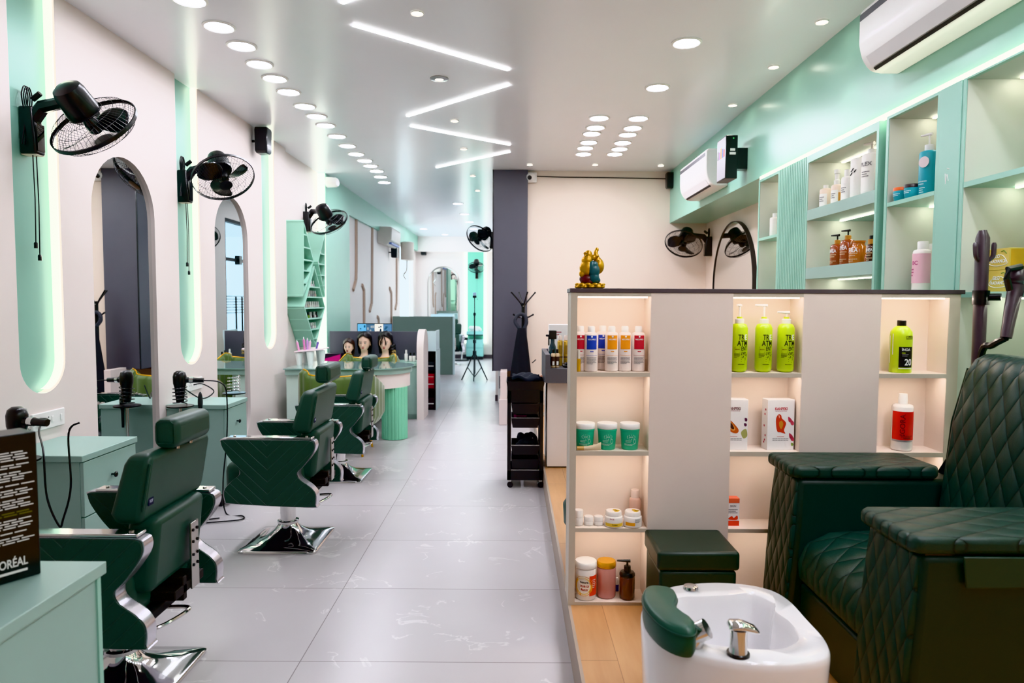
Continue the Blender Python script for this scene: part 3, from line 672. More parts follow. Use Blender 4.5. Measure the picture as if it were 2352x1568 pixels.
q.prism([(-2.409, a.z), (-2.25, a.z-.03), (-2.16, a.z+.06), (-2.15, b.z-.03), (-2.17, b.z), (-2.409, b.z)], 'y', 12.2, 13.15).ob('housing', mat('old_white', 'CFC6BC', .4), aircon_l, w=True, bev=.01)
MB().box(-2.21, -2.165, 12.25, 13.1, a.z-.012, a.z+.02).ob('air_slot', mat('ac_blue', '6E7FB5', .4), aircon_l, w=True)
p = P(930, 577, x=-2.3); t = thing('water_heater', 'cream wall geyser with pipes beside bright window', 'water heater', tuple(p))
MB().lathe([(.1, -.2), (.14, -.18), (.14, .18), (.1, .2)], seg=20, c=(.05, 0, 0)).ob('tank', mat('old_white', 'CFC6BC', .4), t)
MB().tube(spline([(.05, -.05, -.2), (.04, -.05, -.4), (-.02, -.06, -.5), (.03, -.06, -.6)], 5, False), .018, 6).ob('pipe', steel, t)
wire('wall_cable', [(P(1228, 397, y=8.49).x, 8.49, 2.965), (.6, 8.49, 2.955), (1.2, 8.49, 2.95), (1.85, 8.49, 2.94)], .006, 'thin dark cable running along the top of cream back wall', 'cable')
# tall arched mirror on the right wall
y0, y1 = 6.71, 8.04; c = (y0+y1)/2; r = (y1-y0)/2
t = thing('standing_mirror', 'tall arched mirror with thin black frame on right cream wall', 'mirror', (XR, c, PZ))
ol = [(c-r, PZ)] + arc(c, 2.29-r, r, 180, 0, 26)[0:] + [(c+r, PZ)]
me = plate([ol], .006); me.transform(YZ); me.transform(T(XR-.035, 0, 0)); link('glass', me, mirror, t, w=True, smooth=0)
o2 = [(c+(y-c)*1.012, z+(.0 if z < .3 else .008)) for y, z in ol]
q = MB(); q.loft([[(x, y, z) for x, y, z in ((XR-.045, a[0], a[1]), (XR-.045, b[0], b[1]), (XR, b[0], b[1]), (XR, a[0], a[1]))] for a, b in zip(ol, o2)]); q.ob('frame', mat('black_frame', '2A2726', .4), t, w=True)
# ================================================================ TALL DISPLAY SHELVES ALONG THE RIGHT WALL
SX, SB, ST = 1.885, 2.33, 2.40
def unit(y0, y1, shelves, top, label, lip=0.):
    t = thing('display_shelf', label, 'shelf', (SX, (y0+y1)/2, PZ))
    q = MB().box(SX, SB, y0-.022, y0, PZ, ST-.02).box(SX, SB, y1, y1+.022, PZ, ST-.02).box(SX, SB, y0, y1, PZ, PZ+.05)
    q.box(SX, SX+.02, y0, y1, top, ST-.02)
    q.ob('carcass', mint, t, w=True, smooth=0)
    MB().box(SX+.0203, SB, y0+.0005, y1-.0005, top+.0005, min(top+.02, ST-.021)).box(SB-.02, SB, y0, y1, PZ, ST-.02).box(SX+.004, SB-.02, y0, y0+.003, PZ, top).box(SX+.004, SB-.02, y1-.003, y1, PZ, top).ob('lining', mint_in, t, w=True, smooth=0)
    for z, th in shelves:
        s = MB().box(SX+.001, SB-.02, y0+.003, y1-.003, z-th, z).ob('shelf_board', mint if th < .05 else mint_cab, t, w=True, smooth=0)
    for z in [top]+[z-th for z, th in shelves]:
        MB().box(SX+.20, SX+.215, y0+.004, y1-.03, z-.006, z-.0005).ob('led_strip', led_sh, t, w=True, smooth=0)
    return t
led_sh = emit('led_shelf', 'FFF9EA', 24)
yA = (4.975, 5.345); yB = (3.64, 4.475); yC = (3.125, 3.525); yD = (1.72, 2.93)
unit(*yA, ((1.932, .02), (1.49, .02)), 2.36, 'narrow mint display shelf at far end beside the arched mirror')
unit(*yB, ((2.032, .066), (1.662, .07), (1.28, .06)), 2.335, 'mint display shelf with thick ledges holding white and amber bottles')
unit(*yC, ((1.945, .02), (1.49, .02), (.95, .02)), 2.365, 'mint display shelf holding teal jars and a pink white bottle')
unit(*yD, ((1.947, .022), (1.487, .022), (.95, .022)), 2.372, 'wide mint display shelf nearest camera with two yellow cartons')
t = thing('fluted_panel', 'ribbed mint panel between narrow shelf and bottle shelf', 'panel', (SX, 4.72, PZ))
q = MB(); n = 16
for i in range(n):
    a = 4.497+i*(4.953-4.497)/n; w = (4.953-4.497)/n
    q.prism([(SX+.03, a), (SX+.004, a+w*.12), (SX-.002, a+w*.3), (SX-.002, a+w*.7), (SX+.004, a+w*.88), (SX+.03, a+w)], 'z', PZ, ST-.02)
q.ob('ribs', mint, t, w=True)
t = thing('stile_panel', 'plain mint panel between teal jar shelf and yellow carton shelf', 'panel', (SX, 3.02, PZ))
MB().box(SX-.004, SX+.4, 2.955, 3.1, PZ, ST-.02).ob('face', mint, t, w=True, bev=.002)
q = MB()
for k, (a, b) in enumerate((((0, 0), (.01, .03)), ((.012, .03), (.02, -.01)), ((.02, .0), (.024, .035)), ((-.004, .05), (.012, .055)))): q.tube([(SX-.0045, 3.02+a[0], 1.97+a[1]), (SX-.0045, 3.02+b[0], 1.97+b[1])], .0018, 4)
q.ob('scuff_mark', txw, t, w=True)
tag(MB().box(SX+.004, SX+.03, YE+.3, 5.36, ST-.018, ST+.0045).ob('led_strip', emit('led_fascia', 'FBF6E2', 9)), 'long LED strip under mint fascia above the display shelves', 'light strip')
# ================================================================ LIT SHELF DIVIDER ON THE RAISED FLOOR
DY, DB = 2.85, 3.0
dv_m = mat('divider_laminate', 'E9D8CE', .42, var=.03, scale=3); in_m = mat('divider_inside', 'F2E3D7', .5, var=.02)
edge_m = mat('divider_edge', 'C9BCAC', .45)
t = thing('shelf_divider', 'low cream divider with lit cubby holes and dark top on raised floor', 'shelf', (1.04, DY, PZ))
cols = [(.264, .568), (.908, 1.198), (1.52, 1.800)]
rows = [(1.147, 1.462), (.816, 1.129), (.487, .797), (.168, .471)]
MB().box(.236, 1.85, DB-.012, DB, PZ, 1.478).ob('back_panel', in_m, t, w=True, smooth=0)
MB().box(.232, 1.862, DY-.004, DB+.004, 1.478, 1.4955).ob('top_board', taupe, t, w=True, bev=.0015)
for a, b, e, nm in ((.237, .264, .246, 'end_panel'), (.568, .908, .858, 'front_panel'), (1.198, 1.52, 1.52, 'front_panel'), (1.800, 1.846, 1.846, 'end_panel')):
    MB().box(a, b, DY, DY+.016, PZ, 1.478).box(a, e, DY+.016, DB-.012, PZ, 1.478).ob(nm, dv_m if nm[0] == 'f' else edge_m, t, w=True, smooth=0)
led_d = emit('led_divider', 'FFEEDF', 44)
for a, b in cols:
    e = a-{.264: .018, .908: .05}.get(a, 0)
    MB().box(a, b, DY, DB-.012, 1.462, 1.478).ob('rail', edge_m, t, w=True, smooth=0)
    for (z0, z1), zb in zip(rows, [1.129, .797, .471, PZ]):
        MB().box(a, b, DY, DY+.016, zb, z0).box(e, b, DY+.016, DB-.012, zb, z0).ob('shelf_board', edge_m, t, w=True, smooth=0)
        MB().box(a+.001, b-.001, DY+.002, DY+.016, z0, z0+.0006).box(e+.001, b-.001, DY+.016, DB-.0125, z0, z0+.0006).box(e, e+.0008, DY+.017, DB-.0125, z0, z1).box(b-.0008, b, DY+.003, DB-.0125, z0, z1).ob('lining', in_m, t, w=True, smooth=0)
        MB().box(a+.004, b-.012, DY+.012, DY+.021, z1-(.005 if z1 > 1.4 else .001), z1-.0004).ob('led_strip', led_d, t, w=True, smooth=0)
R1, R2, R3, R4 = [r[0]+.0011 for r in rows]
# ---- bottles, tubs and boxes on the divider
def bottle(name, label, cat, loc, prof, m, cap=None, capm=white, rz=0., group=None, seg=24, sx=1, sy=1):
    t = thing(name, label, cat, loc, rz, group)
    MB().lathe(prof, seg=seg, sx=sx, sy=sy).ob('body', m, t, smooth=50)
    if cap: MB().lathe(cap, seg=20).ob('cap', capm, t)
    return t
def rnd(r, h, top=.012, bot=.006): return [(r-bot, 0), (r-bot*.3, bot*.3), (r, bot), (r, h-top), (r-top*.3, h-top*.3), (r-top, h)]
def pump(t, z, r, m, neck=.02, spout=(-1, 0), rise=.035, nm=None):
    MB().lathe([(r, z), (r, z+neck), (r*.8, z+neck+.002)], seg=18).ob('collar', nm or m, t)
    s = V((spout[0], spout[1], 0)); z1 = z+neck+rise
    p = MB().rod((0, 0, z+neck), (0, 0, z1), .0045).rod(-s*.012+V((0, 0, z1)), s*.045+V((0, 0, z1+.001)), .0075, .004).ob('pump', m, t)
    return p
def at(px, py, y): return P(px, py, y=y)
clearp = mat('milky_plastic', 'F6E9E2', .3, var=.02)
def dev(px, y, col, key, label):
    p = P(px, 855, y=y); t = bottle('developer_bottle', label, 'bottle', (p.x, y, R1), rnd(.0285, .166, .014), clearp, [(.0155, .164), (.0155, .186), (.013, .19)], group='developer bottles in top cubby')
    mm = mat(key, col, .5); patch(.0285, -.78, .78, .094, .152, mm, t, label='%s square label' % key.split('_')[1])
    text('NEOPRO', .0085, txw, t, T(0, 0, .135) @ FRONT, cyl=.0287)
    MB().lathe([(.004, 0), (.004, .0005)], m=T(0, -.0295, .147) @ MX.Rotation(PI/2, 4, 'X'), seg=10).ob('emblem', txw, t)
    patch(.0285, -.25, .25, .083, .087, mm, t); patch(.0285, -.9, .9, .0685, .0695, mm, t)
    bars(.044, [1, .95, 1, .9, 1, .6], .060, .0052, 0, txg, t, cyl=.0287)
    return t
dev(1332, 2.905, 'C42A3A', 'ink_red', 'clear bottle with red label behind the blue labelled one, cut off by end panel')
dev(1357, 2.882, '2A46B5', 'ink_blue', 'front clear bottle with blue label in top left cubby')
dev(1383, 2.953, '2A46B5', 'ink_blue', 'clear bottle with blue label standing behind the other blue one')
dev(1404, 2.897, 'F39A1E', 'ink_orange', 'clear bottle with orange label beside the blue labelled pair')
dev(1434, 2.905, 'F39A1E', 'ink_orange', 'clear bottle with orange label beside the last red labelled one')
dev(1465, 2.905, 'C42A3A', 'ink_red', 'clear bottle with red label at right end of top cubby')
p = P(1327, 855, y=2.87); t = bottle('serum_vial', 'small vial with golden liquid in front corner of top left cubby', 'bottle', (.273, 2.87, R1), rnd(.0085, .055, .003, .002), mat('golden_oil', 'C8971A', .2, coat=.4), [(.006, .055), (.006, .09)], mat('vial_cap', 'E9E2D6', .3))
def tub(px, label):
    p = P(px, 1030, y=2.90); t = bottle('hair_mask_tub', label, 'tub', (p.x, 2.90, R2), [(.033, 0), (.035, .002), (.040, .078), (.0405, .088)], mat('emerald_plastic', '36B38A', .35), [(.042, .088), (.0428, .09), (.0428, .108), (.041, .111)], group='green tubs in second cubby')
    MB().lathe([(.0408, .078), (.0415, .080), (.0415, .084), (.0408, .086)], seg=24, cap=False).ob('ridge', mat('emerald_plastic', '36B38A', .35), t)
    pale = mat('ink_pale_green', 'BDE3D3', .5)
    q = MB()
    for k in range(12):
        a = k*PI/6; u, w = .017*math.cos(a), .009*math.sin(a)
        th = u/.0388; q.ball((.0388*math.sin(th), -.0388*math.cos(th), .056+w), .0016, 6, 4)
    q.ob('emblem', pale, t); text('MASK', .007, pale, t, T(0, 0, .056) @ FRONT, cyl=.0388)
    ts = MB(); ts.tube([(.0374*math.sin(.42+.006/.0374*math.cos(a)), -.0374*math.cos(.42+.006/.0374*math.cos(a))-.0005, .037+.0085*math.sin(a)) for a in [2*PI*k/16 for k in range(16)]], .0008, 4, True); ts.ob('seal', pale, t)
    bars(.028, [1, .8], .040, .005, -.010, pale, t, cyl=.0366); bars(.05, [.9, .7], .026, .0045, -.004, pale, t, cyl=.036)
    return t
tub(1343, 'green tub with white lid behind the tilted cream tube'); tub(1394, 'green tub with white lid, middle one of three in second cubby'); tub(1446, 'green tub with white lid closest to cubby side panel')
t = thing('cream_tube', 'beige and gold cosmetic tube lying before the green tubs', 'tube', (.285, 2.862, R2+.009), .04)
q = MB(); q.loft([[(x, hy*math.cos(a), hz*math.sin(a)+dz) for a in [2*PI*k/14 for k in range(14)]] for x, hy, hz, dz in ((.012, .009, .009, 0), (.03, .009, .0095, 0), (.06, .008, .011, .003), (.085, .0035, .017, .009), (.0855, .0015, .018, .009))]).ob('body', mat('tube_beige', 'DCC8A8', .4), t)
MB().rod((-.016, 0, 0), (.012, 0, 0), .009, .0095).ob('cap', mat('tube_gold', 'C9A469', .3, .4), t)
jw = mat('jar_white', 'F4EDE8', .25, coat=.3)
def jar(name, px, y, z, r, h, lid, label, group=None):
    p = P(px, 1190, y=y); t = bottle(name, label, 'jar', (p.x, y, z), rnd(r, h, .004, .004), jw, [(r*1.0, h), (r*1.0, h+lid-.004), (r*.9, h+lid)], jw, group=group); return t
jar('small_jar', 1329, 2.89, R3, .0195, .036, .031, 'tall plain white jar against left end of third cubby')
jar('small_jar', 1352, 2.895, R3, .0205, .02, .018, 'short plain white jar next to the tall white one')
jar('small_jar', 1375, 2.895, R3, .0205, .02, .018, 'short plain white jar next to the yellow labelled jars')
yel = mat('label_yellow', 'E9C552', .5)
for px, l, k in ((1409, 'wide white jar with yellow band and fruit on lid', 0), (1453, 'wide white jar with orange label under the clear bottle', 1)):
    p = P(px, 1200, y=2.885); t = bottle('cream_jar', l, 'jar', (p.x, 2.885, R3), rnd(.039, .046, .005, .004), jw, [(.034, .046), (.034, .062), (.031, .066)], jw, group='wide white cream jars')
    if k: patch(.039, -1.0, .1, .010, .024, mat('label_orange', 'E5A02D', .5), t); bars(.03, [1, .8, 1, .7], .038, .004, .018, txg, t, cyl=.0392)
    else:
        patch(.039, -1.15, 1.15, .006, .02, yel, t); text('FACE', .008, mat('ink_rose', 'B05A6A', .5), t, T(-.012, 0, .038) @ FRONT, cyl=.0392); text('3 cream', .007, txk, t, T(0, 0, .014) @ FRONT, cyl=.0397)
    q = MB(); 
    for a, b in ((.006, .004), (.016, -.004), (.010, -.012)): q.lathe([(.010, .0662), (.009, .0672)], c=(a, b, 0), seg=12)
    q.ob('lid_print', mat('fruit_gold', 'C9A22C', .5), t)
p = P(1458, 1185, y=2.945); t = bottle('cleanser_bottle', 'empty clear pink bottle behind the orange labelled jar', 'bottle', (p.x, 2.945, R3), rnd(.026, .108, .012), mat('pink_clear', 'F3CDBF', .15, alpha=.55), [(.019, .106), (.0195, .135), (.017, .14)], mat('clear_cap', 'F6E2D8', .2, alpha=.7))
# bottom row
p = P(1345, 1365, y=2.90); t = bottle('scrub_jar', 'large white jar with red and orange gel scrub label', 'jar', (p.x, 2.90, R4), rnd(.0445, .135, .006), jw, [(.046, .137), (.047, .139), (.047, .158), (.044, .163)], group=None)
redl = mat('label_red', 'D93A20', .45); ora = mat('label_amber', 'F0A030', .45)
patch(.0445, -1.5, 1.45, .022, .108, mat('label_cream', 'F4E8DA', .5), t); patch(.0445, .25, 1.45, .022, .108, redl, t, off=.001)
for r0, mm, o in ((.043, ora, .0014), (.036, mat('label_lemon', 'F7D873', .45), .0017), (.031, mat('label_cream', 'F4E8DA', .5), .002)):
    q = MB(); c0 = -.016; ring = [(c0+r0*math.cos(2*PI*k/24), .065+r0*math.sin(2*PI*k/24)) for k in range(24)]
    R = .0445+o; q.f(q.vs([(R*math.sin(a/R), -R*math.cos(a/R), z) for a, z in ring if True])); q.ob('label_ring', mm, t, smooth=0)
text('SCRUB GEL', .0115, mat('ink_crimson', 'B02A1A', .5), t, T(-.012, .002, .064) @ FRONT, cyl=.0468); text('Mango', .015, mat('ink_crimson', 'B02A1A', .5), t, T(-.012, .002, .050) @ FRONT, cyl=.0468); text('Nature', .012, txk, t, T(-.012, 0, .082) @ FRONT, cyl=.0468)
bars(.02, [1, .8, 1, .9, .6], .09, .008, .036, mat('label_cream', 'F4E8DA', .5), t, cyl=.0452)
p = P(1392, 1365, y=2.915); t = bottle('powder_jar', 'dusty pink see-through jar with gold lid', 'jar', (p.x, 2.915, R4), rnd(.041, .132, .004), mat('rose_plastic', 'D79A92', .2, alpha=.8, coat=.4), [(.0405, .132), (.042, .134), (.042, .15), (.039, .157)], mat('gold_lid', 'E3A52B', .22, .6))
MB().lathe([(.036, .004), (.038, .008), (.02, .022), (.004, .016)], seg=20).ob('powder', mat('pink_powder', 'F0A9C4', .9, bump=.4), t)
amb = mat('amber_glass', '6B2F12', .12, coat=.6)
p = P(1440, 1362, y=2.895); t = bottle('soap_dispenser', 'brown glass pump bottle with black pump in bottom cubby', 'dispenser', (p.x, 2.895, R4), rnd(.033, .098, .006), mat('brown_glass', '5E2A14', .15, coat=.6))
MB().lathe([(.0325, .098), (.0335, .1), (.0335, .108), (.028, .116), (.014, .119)], seg=24).ob('shoulder', black, t); pump(t, .118, .0145, black, .022, rise=.022)
p = P(1417, 1352, y=2.96); t = bottle('nail_vial', 'tiny vial with dark blue base hidden between gold lidded jar and pump', 'bottle', (p.x, 2.965, R4), rnd(.009, .03, .002, .002), mat('ink_navy', '1F2466', .3), [(.008, .03), (.008, .048), (.005, .06)], white)
# lime pump bottles
lime = mat('lime_plastic', 'B9D322', .32, coat=.2); lime2 = mat('lime_ring', 'C6D33A', .4)
def treat(px, label, sp, rise, proto=[]):
    p = P(px, 852, y=2.90); t = bottle('treatment_bottle', label, 'bottle', (p.x, 2.90, R1), rnd(.0345, .206, .022, .014), lime, group='lime pump bottles')
    MB().lathe([(.0185, .203), (.0185, .222), (.016, .224)], seg=20).ob('collar', white, t); MB().lathe([(.0115, .224), (.0115, .232)], seg=16).ob('lock_ring', lime2, t)
    MB().rod((0, 0, .232), (0, 0, .232+rise), .004).rod(V(sp)*-.012+V((0, 0, .234+rise)), V(sp)*.04+V((0, 0, .236+rise)), .007, .0035).ob('pump', white, t)
    c = .0345; x0 = .018
    text('TR', .031, txk, t, T(-.0015, 0, .146) @ FRONT, cyl=c, fit=.025); text('E', .031, txw, t, T(.0195, 0, .146) @ FRONT, cyl=c, fit=.012)
    text('ATM', .031, txk, t, T(.004, 0, .121) @ FRONT, cyl=c, fit=.045); text('ENT', .024, txk, t, T(.012, 0, .099) @ FRONT, cyl=c, fit=.026)
    q = MB(); r5 = random.Random(5)
    for k in range(70):
        u = .012+r5.uniform(-.013, .013); z = .086-abs(r5.gauss(0, .5))*.034; s = r5.uniform(.0006, .0013); a = u/c; r = c+.0009
        q.loft([[(r*math.sin((u+d)/c), -r*math.cos((u+d)/c), zz) for d in (-s, s)] for zz in (z-s, z+s)], closed=False, cap=False)
    q.ob('print_speckle', txk, t, smooth=0)
    q = MB(); q.tube([(c*1.02*math.sin(u/c), -c*1.02*math.cos(u/c), z) for u, z in ((-.028, .083), (-.028, .106), (-.006, .106), (-.006, .083))], .0004, 4, True); q.ob('label_frame', txk, t)
    text('SMOOTH', .0062, mat('ink_brown', '7A3A1A', .5), t, T(-.017, 0, .096) @ FRONT, cyl=c, fit=.018); bars(.026, [1, 1, .9, .5], .078, .005, -.018, txk, t, cyl=c); bars(.028, [1], .034, .005, .0, txk, t, cyl=c)
treat(1696, 'lime pump bottle next to the wide front panel', (-.5, -.7, 0), .045); treat(1752, 'lime pump bottle in the middle of three', (-1, -.1, 0), .045); treat(1803, 'lime pump bottle with lowered pump at cubby side', (-1, -.1, 0), .016)
# white cartons with fruit pictures
def carton(px, label, fruit, rz):
    p = P(px, 1026, y=2.90); t = thing('skincare_carton', label, 'box', (p.x, 2.885, R2), rz, 'white fruit print cartons'); w, h = .058, .214
    MB().box(-w, w, 0, .058, 0, h).ob('carton', mat('white_card', 'F6F1F0', .45), t, bev=.001)
    rc = mat('ink_karm', 'C03442', .5); text('KANPEKI', .016, rc if fruit else mat('ink_dark_karm', '6B2A30', .5), t, T(0, -.0006, h*.82) @ FRONT, sx=.85)
    bars(.05, [1], h*.775, .004, T(0, -.0006, 0), mat('ink_rose', 'B05A6A', .5), t); bars(.03, [1], h*.27, .004, T(0, -.0006, 0), rc, t); bars(.07, [1, 1], h*.225, .006, T(0, -.0006, 0), txg, t)
    def blob(pts, mm, d): 
        q = MB(); q.f(q.vs([(x, -d, z) for x, z in spline(pts, 5)])); q.ob('fruit_print', mm, t, smooth=0)
    if fruit:
        blob([(-.022, .13), (-.012, .152), (.0, .148), (.004, .135), (.022, .115), (.014, .085), (.02, .07), (.0, .076), (-.016, .082)], mat('fruit_red', 'C83A24', .5), .0006); blob([(-.008, .118), (.003, .125), (.01, .11), (.002, .09), (-.006, .1)], mat('fruit_core', 'C98A3A', .5), .0009); blob([(-.012, .15), (-.006, .145), (-.008, .135)], mat('fruit_pale', 'EBAE9A', .5), .001)
        for x, z in ((.04, .13), (.05, .118), (.046, .06), (.052, .05)): blob([(x-.009, z+.012), (x+.006, z), (x+.004, z-.012), (x-.007, z-.008)], mat('bud_pink', 'C04A5E', .5), .0007)
        blob([(.046, .03), (.055, .028), (.056, .02), (.048, .018)], mat('leaf_print', '7E9A4A', .5), .0007)
        q = MB()
        for k, z in enumerate((.17, .15, .1, .06, .04, .03)): q.ball((-w-.0003, .02+.006*(k % 3), z), (.0004, .006, .005), 8, 5)
        q.ob('side_print', mat('bud_pink', 'C04A5E', .5), t)
    else:
        blob([(-.045, .142), (-.02, .13), (.012, .098), (.02, .08), (.008, .07), (-.02, .082), (-.042, .11), (-.05, .13)], mat('papaya', 'C4571F', .5), .0006); blob([(-.03, .122), (-.012, .118), (.006, .09), (-.004, .082), (-.02, .096)], mat('papaya_core', 'E7A25A', .5), .0008); blob([(-.024, .117), (-.010, .113), (.001, .092), (-.006, .088), (-.018, .1)], mat('papaya_seed', '45221F', .5), .001)
        for x, z in ((.05, .13), (.048, .108)): blob([(x-.006, z+.006), (x+.004, z+.004), (x+.004, z-.006), (x-.004, z-.006)], mat('plum', '5A2A45', .5), .0007)
        blob([(.03, .075), (.05, .09), (.056, .06), (.04, .05)], mat('fig_green', 'A9A86A', .5), .0007)
carton(1686, 'white carton with cut papaya picture, partly behind the front panel edge', 0, .05) if 0 else carton(1682, 'white carton with cut papaya picture beside the wide front panel', 0, -.05)
carton(1789, 'white carton with red flower fruit picture at cubby side', 1, .06)
p = P(1683, 1198, y=2.89); t = thing('soap_carton', 'small white and red carton in cubby beside green armchair', 'box', (p.x, 2.89, R3))
MB().box(-.027, .027, 0, .04, 0, .118).ob('carton', mat('white_card', 'F6F1F0', .45), t); MB().box(-.0272, .0272, -.0005, .0405, .098, .1182).ob('top_band', mat('band_coral', 'E26B4E', .5), t); MB().box(-.0272, .0272, -.0005, .0405, 0, .022).ob('bottom_band', redl, t)
text('SKIN', .012, txg, t, T(0, -.0006, .085) @ FRONT); bars(.04, [1, .8, 1], .07, .007, T(0, -.0006, 0), txg, t)
q = MB(); q.f(q.vs([(x, -.0006, z) for x, z in spline([(-.02, .03), (-.005, .042), (.004, .034), (.018, .045), (.02, .028), (0, .025)], 4)])); q.ob('berry_print', redl, t, smooth=0)
# developer bottle 20
lime3 = mat('lime_bottle', 'BFD92B', .3, coat=.2)
p = P(2067, 852, y=2.905); t = bottle('developer_bottle', 'lime bottle with black cap and black label in upper far cubby', 'bottle', (p.x, 2.905, R1), [(.041, 0), (.043, .004), (.0435, .15), (.041, .172), (.03, .188), (.02, .196)], lime3, [(.0175, .196), (.0178, .198), (.0178, .218), (.016, .22)], black)
patch(.0435, -.66, .66, .024, .11, txk, t, off=.0009); patch(.0435, -.66, .66, .018, .0215, txw, t); text('ÏNOA', .015, txw, t, T(-.002, -.001, .098) @ FRONT, cyl=.044, fit=.034); text('20', .038, txw, t, T(.008, -.001, .045) @ FRONT, cyl=.044, fit=.03); text("L'ORÉAL", .011, txk, t, T(.014, 0, .152) @ FRONT, cyl=.0435, fit=.036); patch(.0435, -.08, .72, .142, .145, txk, t)
bars(.026, [1, .8], .078, .006, -.004, txg, t, cyl=.0446); patch(.0435, -.4, -.1, .083, .086, lime3, t, off=.0013); bars(.004, [1], .12, .2, -.055, txw, t, cyl=.0435); patch(.0435, -1.75, -1.6, .04, .155, mat('label_white', 'EFEFE6', .5), t)
p = P(2070, 1025, y=2.905); t = bottle('colour_cream_bottle', 'white bottle wrapped in bright red label in lower far cubby', 'bottle', (p.x, 2.905, R2), rnd(.041, .196, .012), jw, [(.0175, .195), (.018, .215), (.0165, .232), (.016, .24)], white)
patch(.041, -1.57, 1.57, .048, .168, mat('label_scarlet', 'D8140F', .45), t, n=20); patch(.041, -1.57, 1.57, .040, .047, mat('band_silver', 'B9B4B8', .3, .6), t, n=20)
text('IGORA', .027, mat('ink_maroon', '7A0D12', .5), t, T(-.018, -.0006, .112) @ FRONT @ MX.Rotation(PI/2, 4, 'Z'), cyl=.0412, sx=1.1); bars(.05, [1, .8], .066, .005, .0, mat('ink_maroon', '7A0D12', .5), t, cyl=.0412); bars(.03, [1], .055, .008, .0, txk, t, cyl=.0412)
# ---- laughing figure on the divider top
t = thing('figurine', 'golden laughing statuette with sack and teal robe on divider top', 'figurine', (P(1355, 655, y=2.92).x, 2.92, 1.496))
def lump(nm, balls, m, sub=None):
    q = MB()
    for c, r in balls: q.ball(c, r, 18, 12)
    o = q.ob(nm, m, t); r = o.modifiers.new('fuse', 'REMESH'); r.mode = 'VOXEL'; r.voxel_size = .0022; r.use_smooth_shade = True
    s = o.modifiers.new('soft', 'SMOOTH'); s.iterations = 3; return o
lump('base', [((x*.052*math.cos(a), y*.03*math.sin(a), z), (.014, .012, .007)) for z in (.007, .017) for x, y, a in [(1, 1, 2*PI*k/11+z*30) for k in range(11)]]+[((0, 0, .01), (.045, .027, .011))], goldm)
lump('body', [((-.012, 0, .085), (.034, .032, .035)), ((-.014, -.002, .118), (.024, .024, .022)), ((-.008, 0, .142), (.017, .018, .02)), ((-.024, -.002, .147), (.006, .008, .006)), ((-.017, 0, .128), (.014, .016, .01)), ((-.03, -.012, .085), (.016, .014, .018)), ((-.036, -.01, .062), (.012, .012, .016)), ((.012, -.012, .13), (.012, .011, .012)), ((.022, -.010, .148), (.009, .009, .016)), ((.027, -.009, .163), (.008, .007, .01)), ((.024, -.012, .137), (.012, .01, .01)), ((-.022, .0, .05), (.014, .016, .012))], goldm)
lump('sack', [((.036, .004, .095), (.024, .026, .034)), ((.03, .004, .118), (.016, .018, .02))], goldm)
lump('robe', [((.012, -.012, .10), (.022, .022, .016)), ((.014, -.014, .075), (.026, .022, .032)), ((.016, -.014, .045), (.022, .02, .026)), ((.004, -.026, .085), (.012, .01, .03)), ((.022, -.006, .035), (.022, .02, .016))], mat('robe_teal', '1E5A63', .35, var=.2, scale=60, coat=.3))
lump('skirt', [((-.012, 0, .04), (.034, .026, .024)), ((-.028, -.004, .032), (.014, .02, .014)), ((0, 0, .028), (.04, .026, .012))], mat('skirt_red', '5E0C18', .35, coat=.3))
MB().ball((-.019, -.0165, .146), .0022, 8, 6).ball((-.0235, -.011, .149), .0018, 8, 6).tube([(-.0275, -.009, .1385), (-.022, -.0145, .136), (-.014, -.017, .138)], .0012, 5).ob('face', mat('face_paint', '5A3010', .5), t)
# ================================================================ PRODUCTS ON THE DISPLAY SHELVES (labels face the aisle)
RZ = -PI/2
def on(px, py, x, z): return (x, P(px, py, x=x).y, z+.0005)
zb1, zb2, zb3 = 2.032, 1.662, 1.28
# upper ledge: white bottles
wl = mat('paper_white', 'F7F3EF', .5); cream_b = mat('cream_bottle', 'F0DCCB', .35)
def wb(px, r, h, label, m=cream_b, cap=None, x=1.965, sprayer=False, z=zb1):
    t = bottle('shampoo_bottle', label, 'bottle', on(px, 470, x, z), rnd(r, h, .012, .004), m, cap or [(r*.42, h), (r*.42, h+.022)], white, rz=RZ+.45)
    patch(r, -.9, .9, h*.08, h*.72, wl, t); bars(r*1.0, [1, .7, .9], h*.55, .012, 0, txg, t, cyl=r+.001); return t
t = wb(1896, .036, .125, 'squat pale bottle, furthest of the white ones on upper ledge')
t = wb(1921, .032, .125, 'pale bottle with foamer cap and orange contents on upper ledge', cap=[(.016, .125), (.018, .15), (.013, .155), (.013, .19), (.017, .192), (.017, .215)]); patch(.032, .95, 1.5, .01, .075, mat('orange_liquid', 'D49A55', .3), t, off=.001)
t = wb(1945, .034, .15, 'white bottle with round cap beside the tall blank bottle', wl, [(.017, .15), (.019, .17), (.017, .19)])
t = bottle('shampoo_bottle', 'large blank white bottle with dark leaf mark on upper ledge', 'bottle', on(1974, 460, 1.985, zb1), rnd(.052, .235, .012), wl, rz=RZ+.45)
q = MB()
for a, b in (((-.02, .155), (-.004, .175)), ((.0, .15), (.012, .165)), ((-.022, .135), (-.012, .152))): q.loft([[(u+d, -.0535, z) for d in (-.004, .004)] for u, z in (a, b)], closed=False, cap=False)
q.ob('leaf_mark', txk, t, smooth=0)
t = wb(1999, .05, .225, 'tall white pump bottle with dark lettering on upper ledge', wl, [(.022, .225), (.022, .25)]); text('PLEX', .03, txg, t, T(.0, -.001, .165) @ FRONT, cyl=.051, fit=.07); MB().rod((0, 0, .25), (0, 0, .282), .007).rod((.012, 0, .283), (-.05, 0, .285), .010, .006).ob('pump', mat('clear_pump', 'EFE6DC', .2), t)
